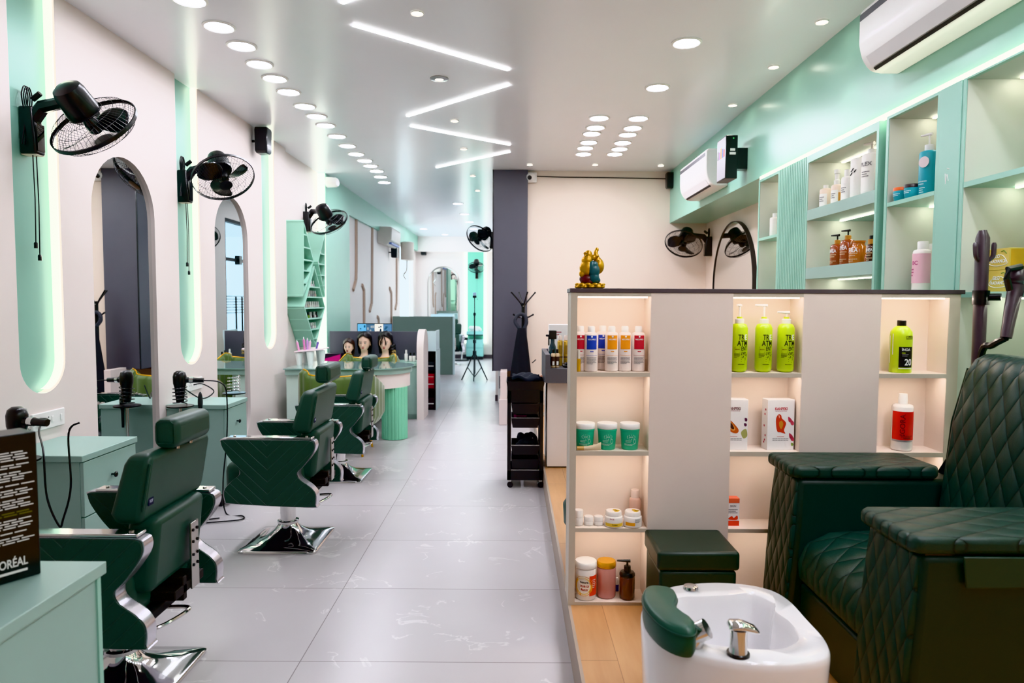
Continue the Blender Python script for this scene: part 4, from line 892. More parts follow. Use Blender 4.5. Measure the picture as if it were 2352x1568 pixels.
t = wb(2010, .038, .19, 'peach bottle partly behind shelf upright on upper ledge', mat('peach_bottle', 'EBCFA4', .3), x=2.11)
# middle ledge: amber range
def ab(px, r, h, label, jar=False, sp=True, x=1.965, z=zb2, cc='C08A3A', py=605, col=amb, txt='SHEA', prof=None):
    t = bottle('amber_bottle', label, 'bottle', on(px, py, x, z), prof or rnd(r, h, .022, .006), col, rz=RZ+.45)
    if sp: pump(t, h, r*.42, black, .022, rise=.03, nm=mat('wood_ring', cc, .4))
    if txt: text(txt, r*.75, txw, t, T(-r*.1, 0, h*.66) @ FRONT, cyl=r, fit=r*1.35); bars(r*1.2, [1, .8], h*.5, .012, 0, mat('ink_tan', 'D8B48A', .5), t, cyl=r+.001); bars(r*1.2, [1, .6], h*.22, .01, 0, mat('ink_tan', 'D8B48A', .5), t, cyl=r+.001)
    return t
amb2 = mat('amber_plastic', '9A4A1E', .2, coat=.5); amb3 = mat('honey_glass', 'B8691C', .15, coat=.5)
ab(1922, .040, .135, 'amber pump bottle, further one of the pair on middle ledge', col=amb2); ab(1946, .042, .15, 'amber pump bottle, nearer one of the pair on middle ledge', col=amb2)
t = ab(1971, .05, .115, 'wide honey coloured jar with narrow neck on middle ledge', sp=False, col=amb3, prof=[(.046, 0), (.05, .006), (.05, .08), (.04, .098), (.033, .105), (.033, .12), (.037, .122), (.037, .13)])
t = ab(1993, .018, .055, 'small orange brown spray vial on middle ledge', sp=False, txt=None, col=amb2); MB().lathe([(.012, .055), (.012, .08), (.009, .1)]).ob('cap', mat('clear_cap', 'F6E2D8', .2, alpha=.7), t)
t = ab(2004, .032, .1, 'amber bottle with black cap beside shelf upright on middle ledge', sp=False, col=mat('dark_amber', '4A2214', .2, coat=.5)); MB().lathe([(.026, .1), (.026, .125)]).ob('collar', mat('wood_ring', 'C08A3A', .4), t); MB().lathe([(.02, .125), (.02, .145)]).ob('cap', black, t)
copper = mat('copper_plastic', '9A5536', .3, .4)
for px, s, l in ((1923, .9, 'small copper brown bottle on lowest visible ledge'), (1936, 1.15, 'larger copper brown bottle on lowest visible ledge')):
    t = bottle('amber_bottle', l, 'bottle', on(px, 690, 1.965 if s < 1 else 2.06, zb3), rnd(.045*s, .105, .02), copper, [(.022*s, .105), (.022*s, .15), (.018*s, .155)], copper, rz=RZ+.45)
for px, l in ((1958, 'small white jar beside the copper bottles'), (1971, 'second small white jar nearer shelf upright on lowest ledge')):
    bottle('small_jar', l, 'jar', on(px, 690, 1.965, zb3), rnd(.03, .085, .004), jw, [(.03, .087), (.03, .11), (.027, .112)], jw)
# teal range in next shelf
teal = mat('teal_plastic', '2FA3B5', .35); zc = 1.945
for px, cc, l in ((2069, 'E86A2C', 'teal jar with orange lid'), (2094, '3A2E30', 'teal jar with dark brown lid')):
    t = bottle('hair_jar', l+' on the shelf by teal pump bottle', 'jar', on(px, 455, 1.924, zc), [(.025, 0), (.03, .004), (.035, .03), (.035, .05)], teal, [(.036, .05), (.036, .064), (.034, .067)], mat('lid_'+cc, cc, .35), rz=RZ+.4); bars(.04, [1, .8], .034, .008, 0, mat('ink_pale_teal', 'BFE3E8', .5), t, cyl=.0355)
t = bottle('pump_bottle', 'tall teal pump bottle with pale round emblem', 'bottle', on(2131, 440, 1.97, zc), rnd(.042, .215, .012), teal, rz=RZ+.4); pump(t, .214, .02, white, .03, rise=.05)
MB().lathe([(.026, 0), (.026, .001)], m=T(.006, -.0425, .16) @ MX.Rotation(PI/2, 4, 'X'), seg=20).ob('emblem', mat('emblem_pink', 'E3D3D6', .5), t); bars(.045, [1, .7], .07, .012, 0, mat('ink_pale_teal', 'BFE3E8', .5), t, cyl=.0425); bars(.03, [1, .7, .8], .04, .01, 0, mat('ink_pale_teal', 'BFE3E8', .5), t, cyl=.0425)
pk = mat('label_pink', 'E9BCC9', .45); zd = 1.49
for px, x, l in ((2119, 1.95, 'white shampoo bottle with wide pink label behind the divider top'), (2141, 2.07, 'second pink labelled white bottle half behind shelf upright')):
    t = bottle('shampoo_bottle', l, 'bottle', on(px, 600, x, zd), rnd(.043, .205, .014), jw, [(.024, .203), (.024, .24), (.022, .243)], white, rz=RZ+.4, group='pink labelled bottles')
    patch(.043, -1.5, 1.5, .045, .185, pk, t, n=20); text('BC', .026, mat('ink_magenta', 'B5457A', .5), t, T(-.008, 0, .14) @ FRONT, cyl=.0435); bars(.05, [.5, .5, .4], .11, .014, -.012, mat('ink_magenta', 'B5457A', .5), t, cyl=.0437)
t = bottle('shampoo_bottle', 'plain white bottle in the narrow shelf by ribbed panel', 'bottle', on(1779, 533, 1.97, 1.932), rnd(.036, .15, .012), jw, [(.017, .15), (.017, .18)], white)
# yellow cartons
yc = mat('yellow_card', 'D2B75A', .4, var=.05, metal=.15); ye = mat('yellow_card_side', 'C99A2E', .4)
c0 = P(2316, 660, x=1.97)
for k, l in ((0, 'lower yellow facial kit carton behind the steamer head'), (1, 'upper yellow facial kit carton stacked on top of the other')):
    t = thing('facial_kit_carton', l, 'box', (1.972, c0.y+.005*k, 1.4875+.088*k), 0, 'yellow facial kit cartons')
    MB().box(0, .21, 0, .128, .0003, .0875).ob('carton', yc, t, bev=.0015); MB().box(.006, .2, -.0006, 0, .006, .082).ob('side_print', ye, t, smooth=0)
    m = T(-.0008, .062, .046) @ MX.Rotation(-PI/2, 4, 'Z') @ FRONT
    text('GLO', .02, txw, t, T(0, 0, .010) @ T(0, .012, 0) @ m); text('RADIANCE', .018, txw, t, T(0, 0, -.010) @ m)
    q = MB(); q.tube(spline([(-.001, .01, .03), (-.001, .04, .06), (-.001, .09, .055), (-.001, .115, .03), (-.001, .08, .018), (-.001, .03, .02)], 5), .0012, 4, True); q.ob('swirl', txw, t)
    q = MB(); q.tube([(-.001, .015, .065), (-.001, .03, .078), (-.001, .045, .075)], .002, 4); q.ob('sprig', mat('ink_green', '6C8A3A', .5), t); bars(.06, [1, .8, .9, .6], .07, .012, T(.10, -.001, 0), mat('ink_tan2', 'E9D9A6', .5), t)
# ================================================================ PEDICURE AREA
lea_f = leather('quilt_front', '203932', .45, ('D', 1, .062, 2, .13)); lea_t = leather('quilt_top', '243B33', .45, ('D', 0, .17, 1, .085)); lea_s = leather('quilt_seat', '1E3A31', .42, ('D', 0, .15, 1, .1)); lea_p = leather('plain_dark', '182D26', .42); lea_b = leather('quilt_back', '1F3831', .42, ('D', 1, .075, 2, .14))
t = thing('pedicure_chair', 'large dark green quilted pedicure armchair on the raised floor', 'armchair', (1.35, 2.3, PZ))
for y0, y1, nm in ((2.575, 2.825, 'far'), (1.79, 2.065, 'near')):
    q = MB(); q.loft([[(x, y0, z), (x2, y0, z), (x2, y1, z), (x, y1, z)] for x, x2, z in ((1.045, 1.72, PZ), (1.08, 1.72, .60), (1.085, 1.70, .772))])
    a = q.ob('arm', lea_p, t, w=True, bev=.02, bseg=3)
    q = MB(); q.loft([[(x-d, y0+.012, z), (x+.01, y0+.012, z), (x+.01, y1-.012, z), (x-d, y1-.012, z)] for x, d, z in ((1.045, .004, PZ+.01), (1.07, .016, .42), (1.08, .014, .62), (1.085, .003, .765))]); q.ob('quilted_front', lea_f, a, w=True, bev=.006)
    p = MB().prism([(1.055, y0+.02), (1.075, y0-.008), (1.60, y0-.01), (1.625, y0+.02), (1.615, y1-.01), (1.585, y1+.012), (1.08, y1+.012), (1.052, y1-.01)], 'z', .775, .822).ob('arm_pad', lea_t, t, w=True, bev=.016, bseg=3)
    MB().box(1.10, 1.60, y0+.01, y1-.01, .766, .777).ob('hinge_strip', black, p, w=True)
q = MB(); pr = [(1.62, .37), (1.13, .36), (1.085, .40), (1.082, .46), (1.11, .53), (1.2, .575), (1.4, .585), (1.62, .57)]
q.prism(pr, 'y', 2.067, 2.573); q.ob('seat', lea_s, t, w=True, bev=.02, bseg=3)
MB().box(1.10, 1.70, 2.066, 2.574, PZ, .372).ob('base', lea_p, t, w=True, bev=.01)
def bk(z, x0, x1): return [(x0, 2.10, z), (x0-.012, 2.2, z), (x0-.012, 2.44, z), (x0, 2.54, z), (x1, 2.56, z), (x1, 2.08, z)]
q = MB(); q.loft([bk(.5, 1.60, 1.74), bk(.7, 1.59, 1.77), bk(1.0, 1.625, 1.815), bk(1.19, 1.67, 1.835), bk(1.235, 1.70, 1.83), bk(1.255, 1.74, 1.81)]); q.ob('backrest', lea_b, t, w=True, bev=.02, bseg=3)
MB().tube([(1.613, 2.553, .7), (1.643, 2.556, 1.0), (1.69, 2.55, 1.2)], .005, 6).ob('piping', lea_p, t, w=True)
MB().prism([(1.185, .775), (1.75, .775), (1.75, .70), (1.195, .69)], 'y', 1.772, 1.779).ob('side_pocket', leather('pocket', '2A3F33', .42), t, w=True, bev=.003)
# foot spa
OUT = spline([(.862, 1.95), (.86, 2.09), (.825, 2.17), (.74, 2.212), (.62, 2.215), (.5, 2.175), (.415, 2.08), (.376, 1.96), (.40, 1.84), (.475, 1.758), (.59, 1.712), (.72, 1.708), (.82, 1.742), (.858, 1.82)], 6)
INN = spline([(.80, 1.94), (.785, 2.01), (.805, 2.07), (.765, 2.135), (.69, 2.12), (.6, 2.11), (.525, 2.10), (.475, 2.03), (.455, 1.95), (.47, 1.87), (.51, 1.822), (.62, 1.79), (.72, 1.79), (.79, 1.85)], 6)
cx, cy = .63, 1.96
def sc(pts, s, z): return [(cx+(x-cx)*s, cy+(y-cy)*s, z) for x, y in pts]
t = thing('foot_spa', 'glossy white foot spa basin in front of the green pedicure chair', 'foot spa', (cx, cy, PZ))
q = MB(); q.loft([sc(OUT, .90, PZ), sc(OUT, .93, PZ+.03), sc(OUT, .965, .30), sc(OUT, .99, .44), sc(OUT, 1., .495), sc(OUT, .995, .512), sc(OUT, .975, .52), sc(INN, 1.02, .5185), sc(INN, 1.0, .512), sc(INN, .97, .49), sc(INN, .90, .36), sc(INN, .8, .29), sc(INN, .5, .275)])
q.ob('basin', white and whitec, t, w=True, smooth=60)
pil = spline([(.376, 1.905), (.39, 1.99), (.42, 2.03), (.472, 2.015), (.478, 1.955), (.458, 1.89), (.47, 1.835), (.487, 1.79), (.468, 1.742), (.43, 1.752), (.395, 1.805)], 5)
q = MB(); pc = (.43, 1.88); q.loft([[(pc[0]+(x-pc[0])*s, pc[1]+(y-pc[1])*s, z) for x, y in pil] for s, z in ((.97, .515), (1.03, .53), (1.03, .572), (.98, .588), (.85, .594))]); o = q.ob('foot_cushion', leather('cushion_green', '2A5344', .4), t, w=True, smooth=50)
q = MB(); q.tube([(pc[0]+(x-pc[0])*1.035, pc[1]+(y-pc[1])*1.035, .575) for x, y in pil], .003, 5, True); q.ob('piping', lea, o, w=True)
f = MB().lathe([(.029, .519), (.029, .527), (.024, .529)], c=(.592, 1.752, 0), seg=24).ob('faucet_base', black, t, w=True)
MB().lathe([(.026, .522), (.023, .535), (.022, .575), (.024, .590)], c=(.592, 1.752, 0), seg=24).ob('faucet', chrome, t, w=True)
q = MB(); q.loft([[(x, 1.752+wy*math.cos(a), z+wz*math.sin(a)) for a in [2*PI*k/14 for k in range(14)]] for x, wy, z, wz in ((.566, .018, .598, .008), (.572, .024, .6, .012), (.60, .024, .599, .013), (.632, .02, .589, .010), (.642, .016, .584, .006))]); q.ob('faucet_handle', chrome, t, w=True, smooth=60)
MB().rod((.49, 1.795, .515), (.497, 1.80, .548), .019, .022).rod((.482, 1.803, .545), (.52, 1.789, .572), .026, .027).ob('hand_shower', chrome, t, w=True)
MB().lathe([(.027, .51), (.027, .516)], c=(.49, 1.795, 0), seg=20).ob('shower_seat', black, t, w=True)
MB().lathe([(.022, .518), (.024, .522), (.022, .530), (.012, .533)], c=(.574, 2.165, 0), seg=24).ob('air_dial', chrome, t, w=True)
# ottoman
t = thing('ottoman', 'square dark green leather ottoman against the lit divider', 'ottoman', (.715, 2.70, PZ)); le2 = leather('ottoman_leather', '23342A', .36)
MB().box(.562, .858, 2.575, 2.838, PZ, .413).ob('body', le2, t, w=True, bev=.012, bseg=3); MB().box(.553, .868, 2.568, 2.842, .416, .49).ob('lid', le2, t, w=True, bev=.014, bseg=3)
# steamer
t = thing('garment_steamer', 'dark plum standing steamer with hook top and brush head behind armchair', 'steamer', (1.80, 2.66, PZ)); plum = mat('plum_plastic', '4A3E44', .35, coat=.2)
q = MB(); q.tube([(1.80, 2.66, PZ), (1.80, 2.66, 1.2), (1.797, 2.66, 1.69), (1.795, 2.66, 1.72)], [.022, .023, .024, .014], 14); q.ob('pole', plum, t, w=True)
for s in (-1, 1): MB().tube(spline([(1.797+.01*s, 2.66-.004, 1.60), (1.797+.032*s, 2.65-.004, 1.62), (1.797+.036*s, 2.648, 1.672)], 5, False), [.008]*5+[.009]*5+[.006], 8).ob('hook', plum, t, w=True)
MB().lathe([(.029, 1.435), (.029, 1.49)], c=(1.80, 2.66, 0)).rod((1.81, 2.655, 1.465), (1.85, 2.62, 1.465), .014).ob('clamp', black, t, w=True)
q = MB(); q.tube(spline([(1.803, 2.52, 1.315), (1.83, 2.535, 1.43), (1.855, 2.55, 1.52), (1.84, 2.55, 1.565)], 5, False), [.019, .02, .02, .021, .022, .023, .024, .025, .027, .03, .033, .036, .038, .034, .03, .022], 12); h = q.ob('steam_head', plum, t, w=True)
MB().tube([(1.855, 2.532, 1.575), (1.80, 2.52, 1.565), (1.797, 2.52, 1.53), (1.812, 2.525, 1.49)], .012, 8).ob('brush_rim', black, h, w=True)
MB().tube(spline([(1.803, 2.52, 1.315), (1.79, 2.57, 1.285), (1.78, 2.615, 1.24), (1.778, 2.625, .9), (1.775, 2.64, .6)], 6, False), .013, 8).ob('hose', black, t, w=True)
a, b = P(2207, 1010, y=2.72), P(2155, 1062, y=2.72)
tag(MB().loft([[tuple(a+V((-.008, 0, 0))), tuple(a+V((.012, 0, .0))), tuple(a+V((.012, .004, .0))), tuple(a+V((-.008, .004, 0)))], [tuple(b+V((-.014, 0, -.06))), tuple(b+V((.012, 0, -.075))), tuple(b+V((.012, .004, -.075))), tuple(b+V((-.014, .004, -.06)))]]).ob('strap', cloth_k), 'black strap hanging between divider and armchair back', 'strap')
t = thing('green_stool', 'dark green round stool peeking out behind the divider end', 'stool', (.447, 3.4, PZ)); MB().lathe([(.15, .15), (.19, .18), (.195, .27), (.17, .31)], seg=32).ob('seat', lea, t); MB().rod((0, 0, .02), (0, 0, .16), .03).ob('column', chrome, t); MB().lathe([(.16, 0), (.16, .02), (.04, .035)], seg=24).ob('base', chrome, t)
# ================================================================ NAIL STATION
mint_rack = mat('rack_mint', 'A0D2BD', .4, var=.03)
RXF, RXB = -2.245, -2.449
def yz(px, py): p = P(px, py, x=RXF); return (p.y, p.z)
lw = [yz(697, 505), yz(721, 599), yz(697, 682)]; rw = [yz(747, 532), yz(730, 601), yz(747, 683)]; kt = [yz(722.5, 611), yz(698.5, 704), yz(725, 797), yz(747.5, 706)]
rack = thing('polish_rack', 'mint wall rack of crossing triangles and diamond filled with nail polish', 'rack', (RXB, (lw[0][0]+rw[0][0])/2, 1.4))
def planks(poly, nm, th=.016):
    q = MB(); n = len(poly); c = V((sum(p[0] for p in poly)/n, sum(p[1] for p in poly)/n))
    for i in range(n):
        a, b = V(poly[i]), V(poly[(i+1) % n]); d = (b-a).normalized(); nn = V((-d.y, d.x))
        if nn.dot(c-a) < 0: nn = -nn
        q.prism([tuple(p) for p in (a, b, b+nn*th-d*th*.4, a+nn*th+d*th*.4)], 'x', RXB, RXF)
    q.prism(poly, 'x', RXB-.0005, RXB+.006)
    return q.ob(nm, mint_rack, rack, w=True, smooth=0)
fl, fr, fk = planks(lw, 'near_wing'), planks(rw, 'far_wing'), planks(kt, 'diamond')
def span(poly, z):
    ys = []
    for a, b in zip(poly, poly[1:]+poly[:1]):
        if (a[1]-z)*(b[1]-z) < 0: ys.append(a[0]+(b[0]-a[0])*(z-a[1])/(b[1]-a[1]))
    return min(ys), max(ys)
shv = []
for poly, par, nm, pys in ((lw, fl, 'near wing', (544, 572, 599, 623, 650)), (kt, fk, 'diamond', (658, 681, 706, 730, 755, 777)), (rw, fr, 'far wing', (577, 602, 628, 653))):
    for k, py in enumerate(pys):
        z = P(722, py, x=RXF).z; y0, y1 = span(poly, z)
        MB().prism([(y0+.004, z-.014), (y1-.004, z-.014), (y1-.004, z), (y0+.004, z)], 'x', RXB+.006, RXF-.002).ob('shelf_board', mint_rack, rack, w=True, smooth=0)
        za = z+.05; a, b = span(poly, za) if za < max(p[1] for p in poly)-.03 else (y0, y1)
        shv.append((nm, k, z, max(a, y0)+.03, min(b, y1)-.03))
pal = [('polish_clear', 'E9DFE0'), ('polish_white', 'F2EEEC'), ('polish_nude', 'D9C0B6'), ('polish_grey', 'A9A6AC'), ('polish_pink', 'E07C9A'), ('polish_green', '7FB04A'), ('polish_dark', '3A2A30')]
prot = {}
rr = random.Random(11)
for nm, k, z, a, b in shv:
    n = max(1, int((b-a)/.040)+1) if b > a else 0
    if nm != 'diamond': n = min(n, 3)
    for i in range(n):
        ci = rr.choice((0, 0, 1, 1, 2, 3)) if not (nm == 'diamond' and k == 3) else (0, 1, 6, 4, 5, 4, 0, 1, 6, 3)[i % 10]
        y = a+(b-a)*(i+.5)/n if nm == 'diamond' else a+.02+.042*i
        loc = (RXF-.05-.02*(i % 2), y, z+.0004); lab = 'nail polish bottle %s from near side on %s shelf of rack %s' % (ORD[i], ORD[k], nm)
        if ci not in prot:
            t = thing('polish_bottle', lab, 'nail polish', loc, group='nail polish bottles on the rack'); m = mat(pal[ci][0], pal[ci][1], .15, coat=.5)
            MB().lathe([(.011, 0), (.0145, .003), (.0145, .026), (.006, .034)], seg=12).ob('flask', m, t); MB().lathe([(.0068, .034), (.006, .066), (.005, .068)], seg=10).ob('cap', white if ci in (0, 1, 2, 3) else black, t); prot[ci] = t
        else: again(prot[ci], loc, lab)
t = thing('nail_table', 'nail table with glass top, curved cream apron and fluted mint leg', 'table', (-1.7, 7.3, 0))
def dshape(x0, xc, yc, r): return [(x0, yc-r)] + arc(xc, yc, r, -90, 90, 24) + [(x0, yc+r)]
MB().prism(dshape(-2.30, -1.5, 7.30, .415), 'z', .69, .744).ob('top_slab', mint_cab, t, w=True)
MB().prism(dshape(-2.31, -1.495, 7.30, .435), 'z', .746, .757).ob('glass_top', mat('table_glass', '8FB5AC', .05, spec=.8, coat=.6), t, w=True)
MB().prism(dshape(-1.37, -1.38, 7.25, .30)[0:] if 0 else [(-1.38, 6.90)] + [(x, y) for x, y in arc(-1.5, 7.3, .395, -72, 60, 20)] + [(-1.38, 7.62)], 'z', .545, .688).ob('apron', cream, t, w=True)
q = MB(); cx0, cy0, r0 = -1.245, 7.165, .135; pts = []
for i in range(22):
    for d, rr_ in ((0., r0-.005), (.25, r0), (.75, r0), (.97, r0-.005)): a = 2*PI*(i+d)/22; pts.append((cx0+rr_*math.cos(a), cy0+rr_*math.sin(a)))
q.prism(pts, 'z', .004, .545).ob('fluted_leg', flute, t, w=True, smooth=0)
MB().box(-2.30, -2.0, 6.93, 7.68, 0, .69).ob('pedestal', mat('pale_mint', 'D3E9E0', .35), t, w=True)
MB().box(-1.62, -1.40, 6.96, 7.4, .57, .688).ob('drawer_unit', white, t, w=True, bev=.006); MB().box(-1.6, -1.42, 6.955, 6.96, .62, .635).box(-1.6, -1.42, 6.955, 6.96, .58, .588).ob('drawer_gap', txk, t, w=True)
# organiser on the table
t = thing('tool_organizer', 'white nail tool stand with tapered cups on glass nail table', 'organizer', (-2.17, 7.3, .7572))
MB().prism([(-.13, .135), (.17, .165), (.17, .18), (-.13, .15)], 'y', -.12, .14).ob('rack_top', mat('pale_pink', 'F6DDE4', .35), t, bev=.004)
for x, y in ((-.09, -.07), (.03, -.08), (.13, .0), (-.06, .08), (.08, .09)): MB().lathe([(.024, 0), (.04, .13+.03*(x+.13)/.3)], c=(x, y, 0), seg=16).ob('cup', white, t)
for k, (x, y, c, h) in enumerate(((-.09, -.06, 'E9A8CF', .20), (-.05, .0, 'D98CC0', .24), (-.03, .02, 'C9A0DB', .22), (.0, -.02, 'E6B6D8', .19), (.06, .03, '6A5BA8', .17))):
    t = thing('nail_tool', 'pink or violet nail tool standing in white stand, %s of the bunch' % ORD[k], 'nail tool', (-2.17+x, 7.3+y, .90+.1*x), 0, 'nail tools in the stand')
    MB().rod((0, 0, 0), (.012*(k-2), .0, h*.55), .010, .013).ob('grip', mat('tool_'+c, c, .3), t); MB().rod((.012*(k-2), 0, h*.55), (.014*(k-2), 0, h*.66), .006, .003).ob('tip', mat('tool_tip', 'F3E6EE', .3), t)
# ---- mannequin heads on the mint counter
t = thing('reception_counter', 'mint counter with slate back board carrying three training heads', 'counter', (-1.75, 8.5, 0))
MB().box(-2.34, -1.168, 8.32, 8.74, .06, .655).box(-2.34, -1.168, 8.35, 8.74, 0, .06).ob('body', mint_cab, t, w=True)
MB().box(-2.34, -1.168, 8.295, 8.74, .655, .69).ob('top', mat('counter_top', '9CC2B4', .35), t, w=True)
MB().box(-2.34, -1.168, 8.74, 8.78, 0, 1.052).ob('back_board', grey, t, w=True)
yl, yh = 8.27, 8.72
MB().prism([(yl, 0)] + arc((yl+yh)/2, 1.093-.225, .225, 180, 0, 20) + [(yh, 0)], 'x', -1.167, -1.085).ob('arched_end', cream, t, w=True, smooth=30)
skin = mat('mannequin_skin', 'EFC9B4', .45, var=.03); hairm = mat('dark_hair', '171213', .4, var=.4, scale=40, bump=.3); haird = mat('brown_hair', '33201C', .4, var=.4, scale=40, bump=.3)
def head(px, y, h, label, hm, style):
    x = P(px, 800, y=y).x; t = thing('mannequin_head', label, 'mannequin head', (x, y, .6905), 0, 'training heads on the counter'); k = h/.345
    q = MB(); R = []
    for z, rx, ry, oy in ((0, .105, .058, 0), (.03, .092, .055, 0), (.055, .055, .046, .004), (.08, .041, .041, .008), (.115, .039, .042, .008), (.13, .042, .05, -.004), (.14, .034, .06, -.018), (.152, .044, .07, -.015), (.172, .056, .080, -.008), (.195, .063, .086, -.003), (.215, .067, .09, 0), (.24, .069, .092, .002), (.27, .070, .093, .004), (.30, .062, .083, .007), (.325, .042, .058, .01), (.34, .012, .02, .012)):
        R.append([(rx*math.cos(a), oy+ry*math.sin(a)*(1 if math.sin(a) > 0 else .93), z) for a in [2*PI*i/28 for i in range(28)]])
    q.loft(R); q.loft([[(w*math.cos(a), -.083-d+w*.9*math.sin(a), z) for a in [2*PI*i/8 for i in range(8)]] for z, w, d in ((.180, .011, .008), (.187, .012, .016), (.2, .008, .012), (.225, .006, .003))])
    q.ball((-.070, .012, .21), (.008, .016, .026), 8, 6).ball((.070, .012, .21), (.008, .016, .026), 8, 6)
    b = q.ob('bust', skin, t, smooth=60); b.scale = (k, k, k)
    for s in (-1, 1):
        e = MB().ball((s*.027, -.0815, .222), (.0125, .006, .0055), 12, 8).ob('eye', txw, t); e.scale = (k, k, k)
        e = MB().ball((s*.027, -.086, .222), (.0052, .0025, .005), 10, 6).tube([(s*.013, -.0875, .224), (s*.027, -.0885, .2285), (s*.042, -.083, .225)], .0018, 4).tube([(s*.012, -.089, .238), (s*.028, -.0905, .243), (s*.046, -.082, .238)], .0016, 4).ob('lash_and_brow', mat('lash', '2A1A18', .6), t); e.scale = (k, k, k)
    l = MB().ball((0, -.0855, .1665), (.016, .006, .0035), 12, 6).ball((0, -.0845, .160), (.013, .006, .004), 12, 6).ob('lips', mat('lips', 'C23B4A', .35), t); l.scale = (k, k, k)
    q = MB()   # hair shell: leaves the face open
    for z, rx, ry, oy, op in ((.345+.012, .02, .03, .012, 0), (.335, .055, .07, .010, 0), (.315, .072, .090, .010, 0), (.295, .08, .098, .012, .35), (.268, .084, .098, .016, .95), (.235, .085, .095, .02, 1.15), (.19, .085, .085, .026, 1.25), (.14, .078, .07, .03, 1.35), (.09, .07, .055, .03, 1.4)):
        pts = []
        for i in range(33):
            a = -PI/2 + op + (2*PI-2*op)*i/32
            pts.append((rx*math.cos(a), oy+ry*math.sin(a), z))
        R.append(pts)
    q.loft(R[16:], closed=False, cap=False)
    if style == 'curl':
        for i in range(12): q.ball((.085+.012*math.sin(i*2.1), .02+.01*math.cos(i*1.7), .20-i*.010), (.022, .022, .016), 10, 6)
        for s, e in ((-.03, -.062), (-.012, -.035), (.008, .02)): q.tube(spline([(s, -.07, .315), (s*1.2, -.098, .285), (e, -.094, .24), (e*1.1, -.085, .2)], 4, False), .0014, 4)
    o = q.ob('hair', hm, t); o.scale = (k, k, k); m = o.modifiers.new('thick', 'SOLIDIFY'); m.thickness = .006; m.offset = 1
    if style == 'curl':
        q = MB()
        for i in range(7): q.ball((.098+.010*math.sin(i*2.4), .012+.01*math.cos(i*1.9), .13-i*.007), (.020, .02, .014), 10, 6)
        o = q.ob('curl_ends', mat('blond_hair', 'A58B5A', .5, var=.4, scale=40), t); o.scale = (k, k, k)
head(801, 8.5, .275, 'short mannequin head with brown hair, lowest of the three', haird, 'sleek')
head(837, 8.54, .355, 'mannequin head with sleek black hair, middle of the three', hairm, 'sleek')
head(885, 8.52, .36, 'mannequin head with loose strands and blond curl, nearest arched panel', hairm, 'curl')
p = P(757, 825, y=8.5); t = thing('tool_case', 'magenta and black case on mint counter beside the short head', 'case', (-2.28, 8.5, .6905))
MB().box(-.05, .16, -.07, .07, 0, .10).ob('shell', mat('case_purple', '2A1B2E', .4), t, bev=.006); MB().prism([(-.045, .002), (.15, .002), (.15, .09), (-.045, .035)], 'y', -.073, -.07).ob('front', mat('magenta', 'D0237E', .4), t)
for px, h, m, l in ((933, .125, white, 'white lotion bottle on mint counter, tallest beside arched panel'), (943, .09, jw, 'white bottle with black cap on mint counter by arched panel, first'), (951, .09, jw, 'white bottle with black cap touching the arched panel')):
    x = P(px, 820, y=8.5).x; t = bottle('lotion_bottle', l, 'bottle', (x, 8.5, .6905), rnd(.021, h*.8, .008), m, [(.012, h*.8), (.012, h), (.01, h+.02)], white if m is white else black)
# ---- green velvet tub chairs with gold piping
velvet = mat('olive_velvet', '556B33', .75, var=.12, scale=9); velvet.node_tree.nodes['Principled BSDF'].inputs['Sheen Weight'].default_value = .5
def tub_chair(label, loc, rz):
    t = thing('velvet_chair', label, 'armchair', loc, rz, 'olive velvet tub chairs')
    path = spline([(-.33, -.26), (-.335, -.02), (-.30, .19), (-.2, .275), (0, .295), (.2, .275), (.30, .19), (.335, -.02), (.33, -.26)], 12, False); N = len(path)
    q = MB(); R = []; topl = []
    for i, (x, y) in enumerate(path):
        u = abs(i/(N-1)-.5)*2; a = V(path[max(i-1, 0)]); b = V(path[min(i+1, N-1)]); d = (b-a).normalized(); n = V((d.y, -d.x))
        zt = .775-.03*math.cos(min(u/.42, 1)*PI*.5)*1.0 + (.03 if .3 < u < .48 else 0) if u < .48 else .80-(u-.48)*.36
        rib = .014*abs(math.sin(i*PI/6)); o = V((x, y)); s = .030
        zt = max(zt, .60); topl.append((x, y, zt+.004))
        R.append([(p.x, p.y, z) for p, z in ((o+n*(-s-rib), .36), (o+n*(-s-rib), zt-.03), (o+n*-.012, zt), (o+n*.012, zt), (o+n*(s+rib), zt-.03), (o+n*(s+rib), .30), (o, .28))])
    q.loft(R).ob('back_shell', velvet, t, smooth=50)
    MB().tube(topl[::2]+[topl[-1]], .008, 6).ob('piping', goldm, t)
    MB().prism(spline([(-.29, -.28), (0, -.31), (.29, -.28), (.28, .1), (.16, .24), (-.16, .24), (-.28, .1)], 4), 'z', .28, .45).ob('seat', velvet, t, bev=.03, bseg=3)
    for sx in (-1, 1):
        for sy in (-1, 1): MB().rod((sx*.21, sy*.18, .285), (sx*.25, sy*.22, 0), .017, .010).ob('leg', goldm, t)
    return t
tc = tub_chair('olive velvet tub chair behind glass nail table, gold piped top facing camera', (-1.70, 7.945, 0), 0)
again(tc, (-1.64, 6.50, 0), 'olive velvet tub chair in front of nail table showing ribbed back', PI)
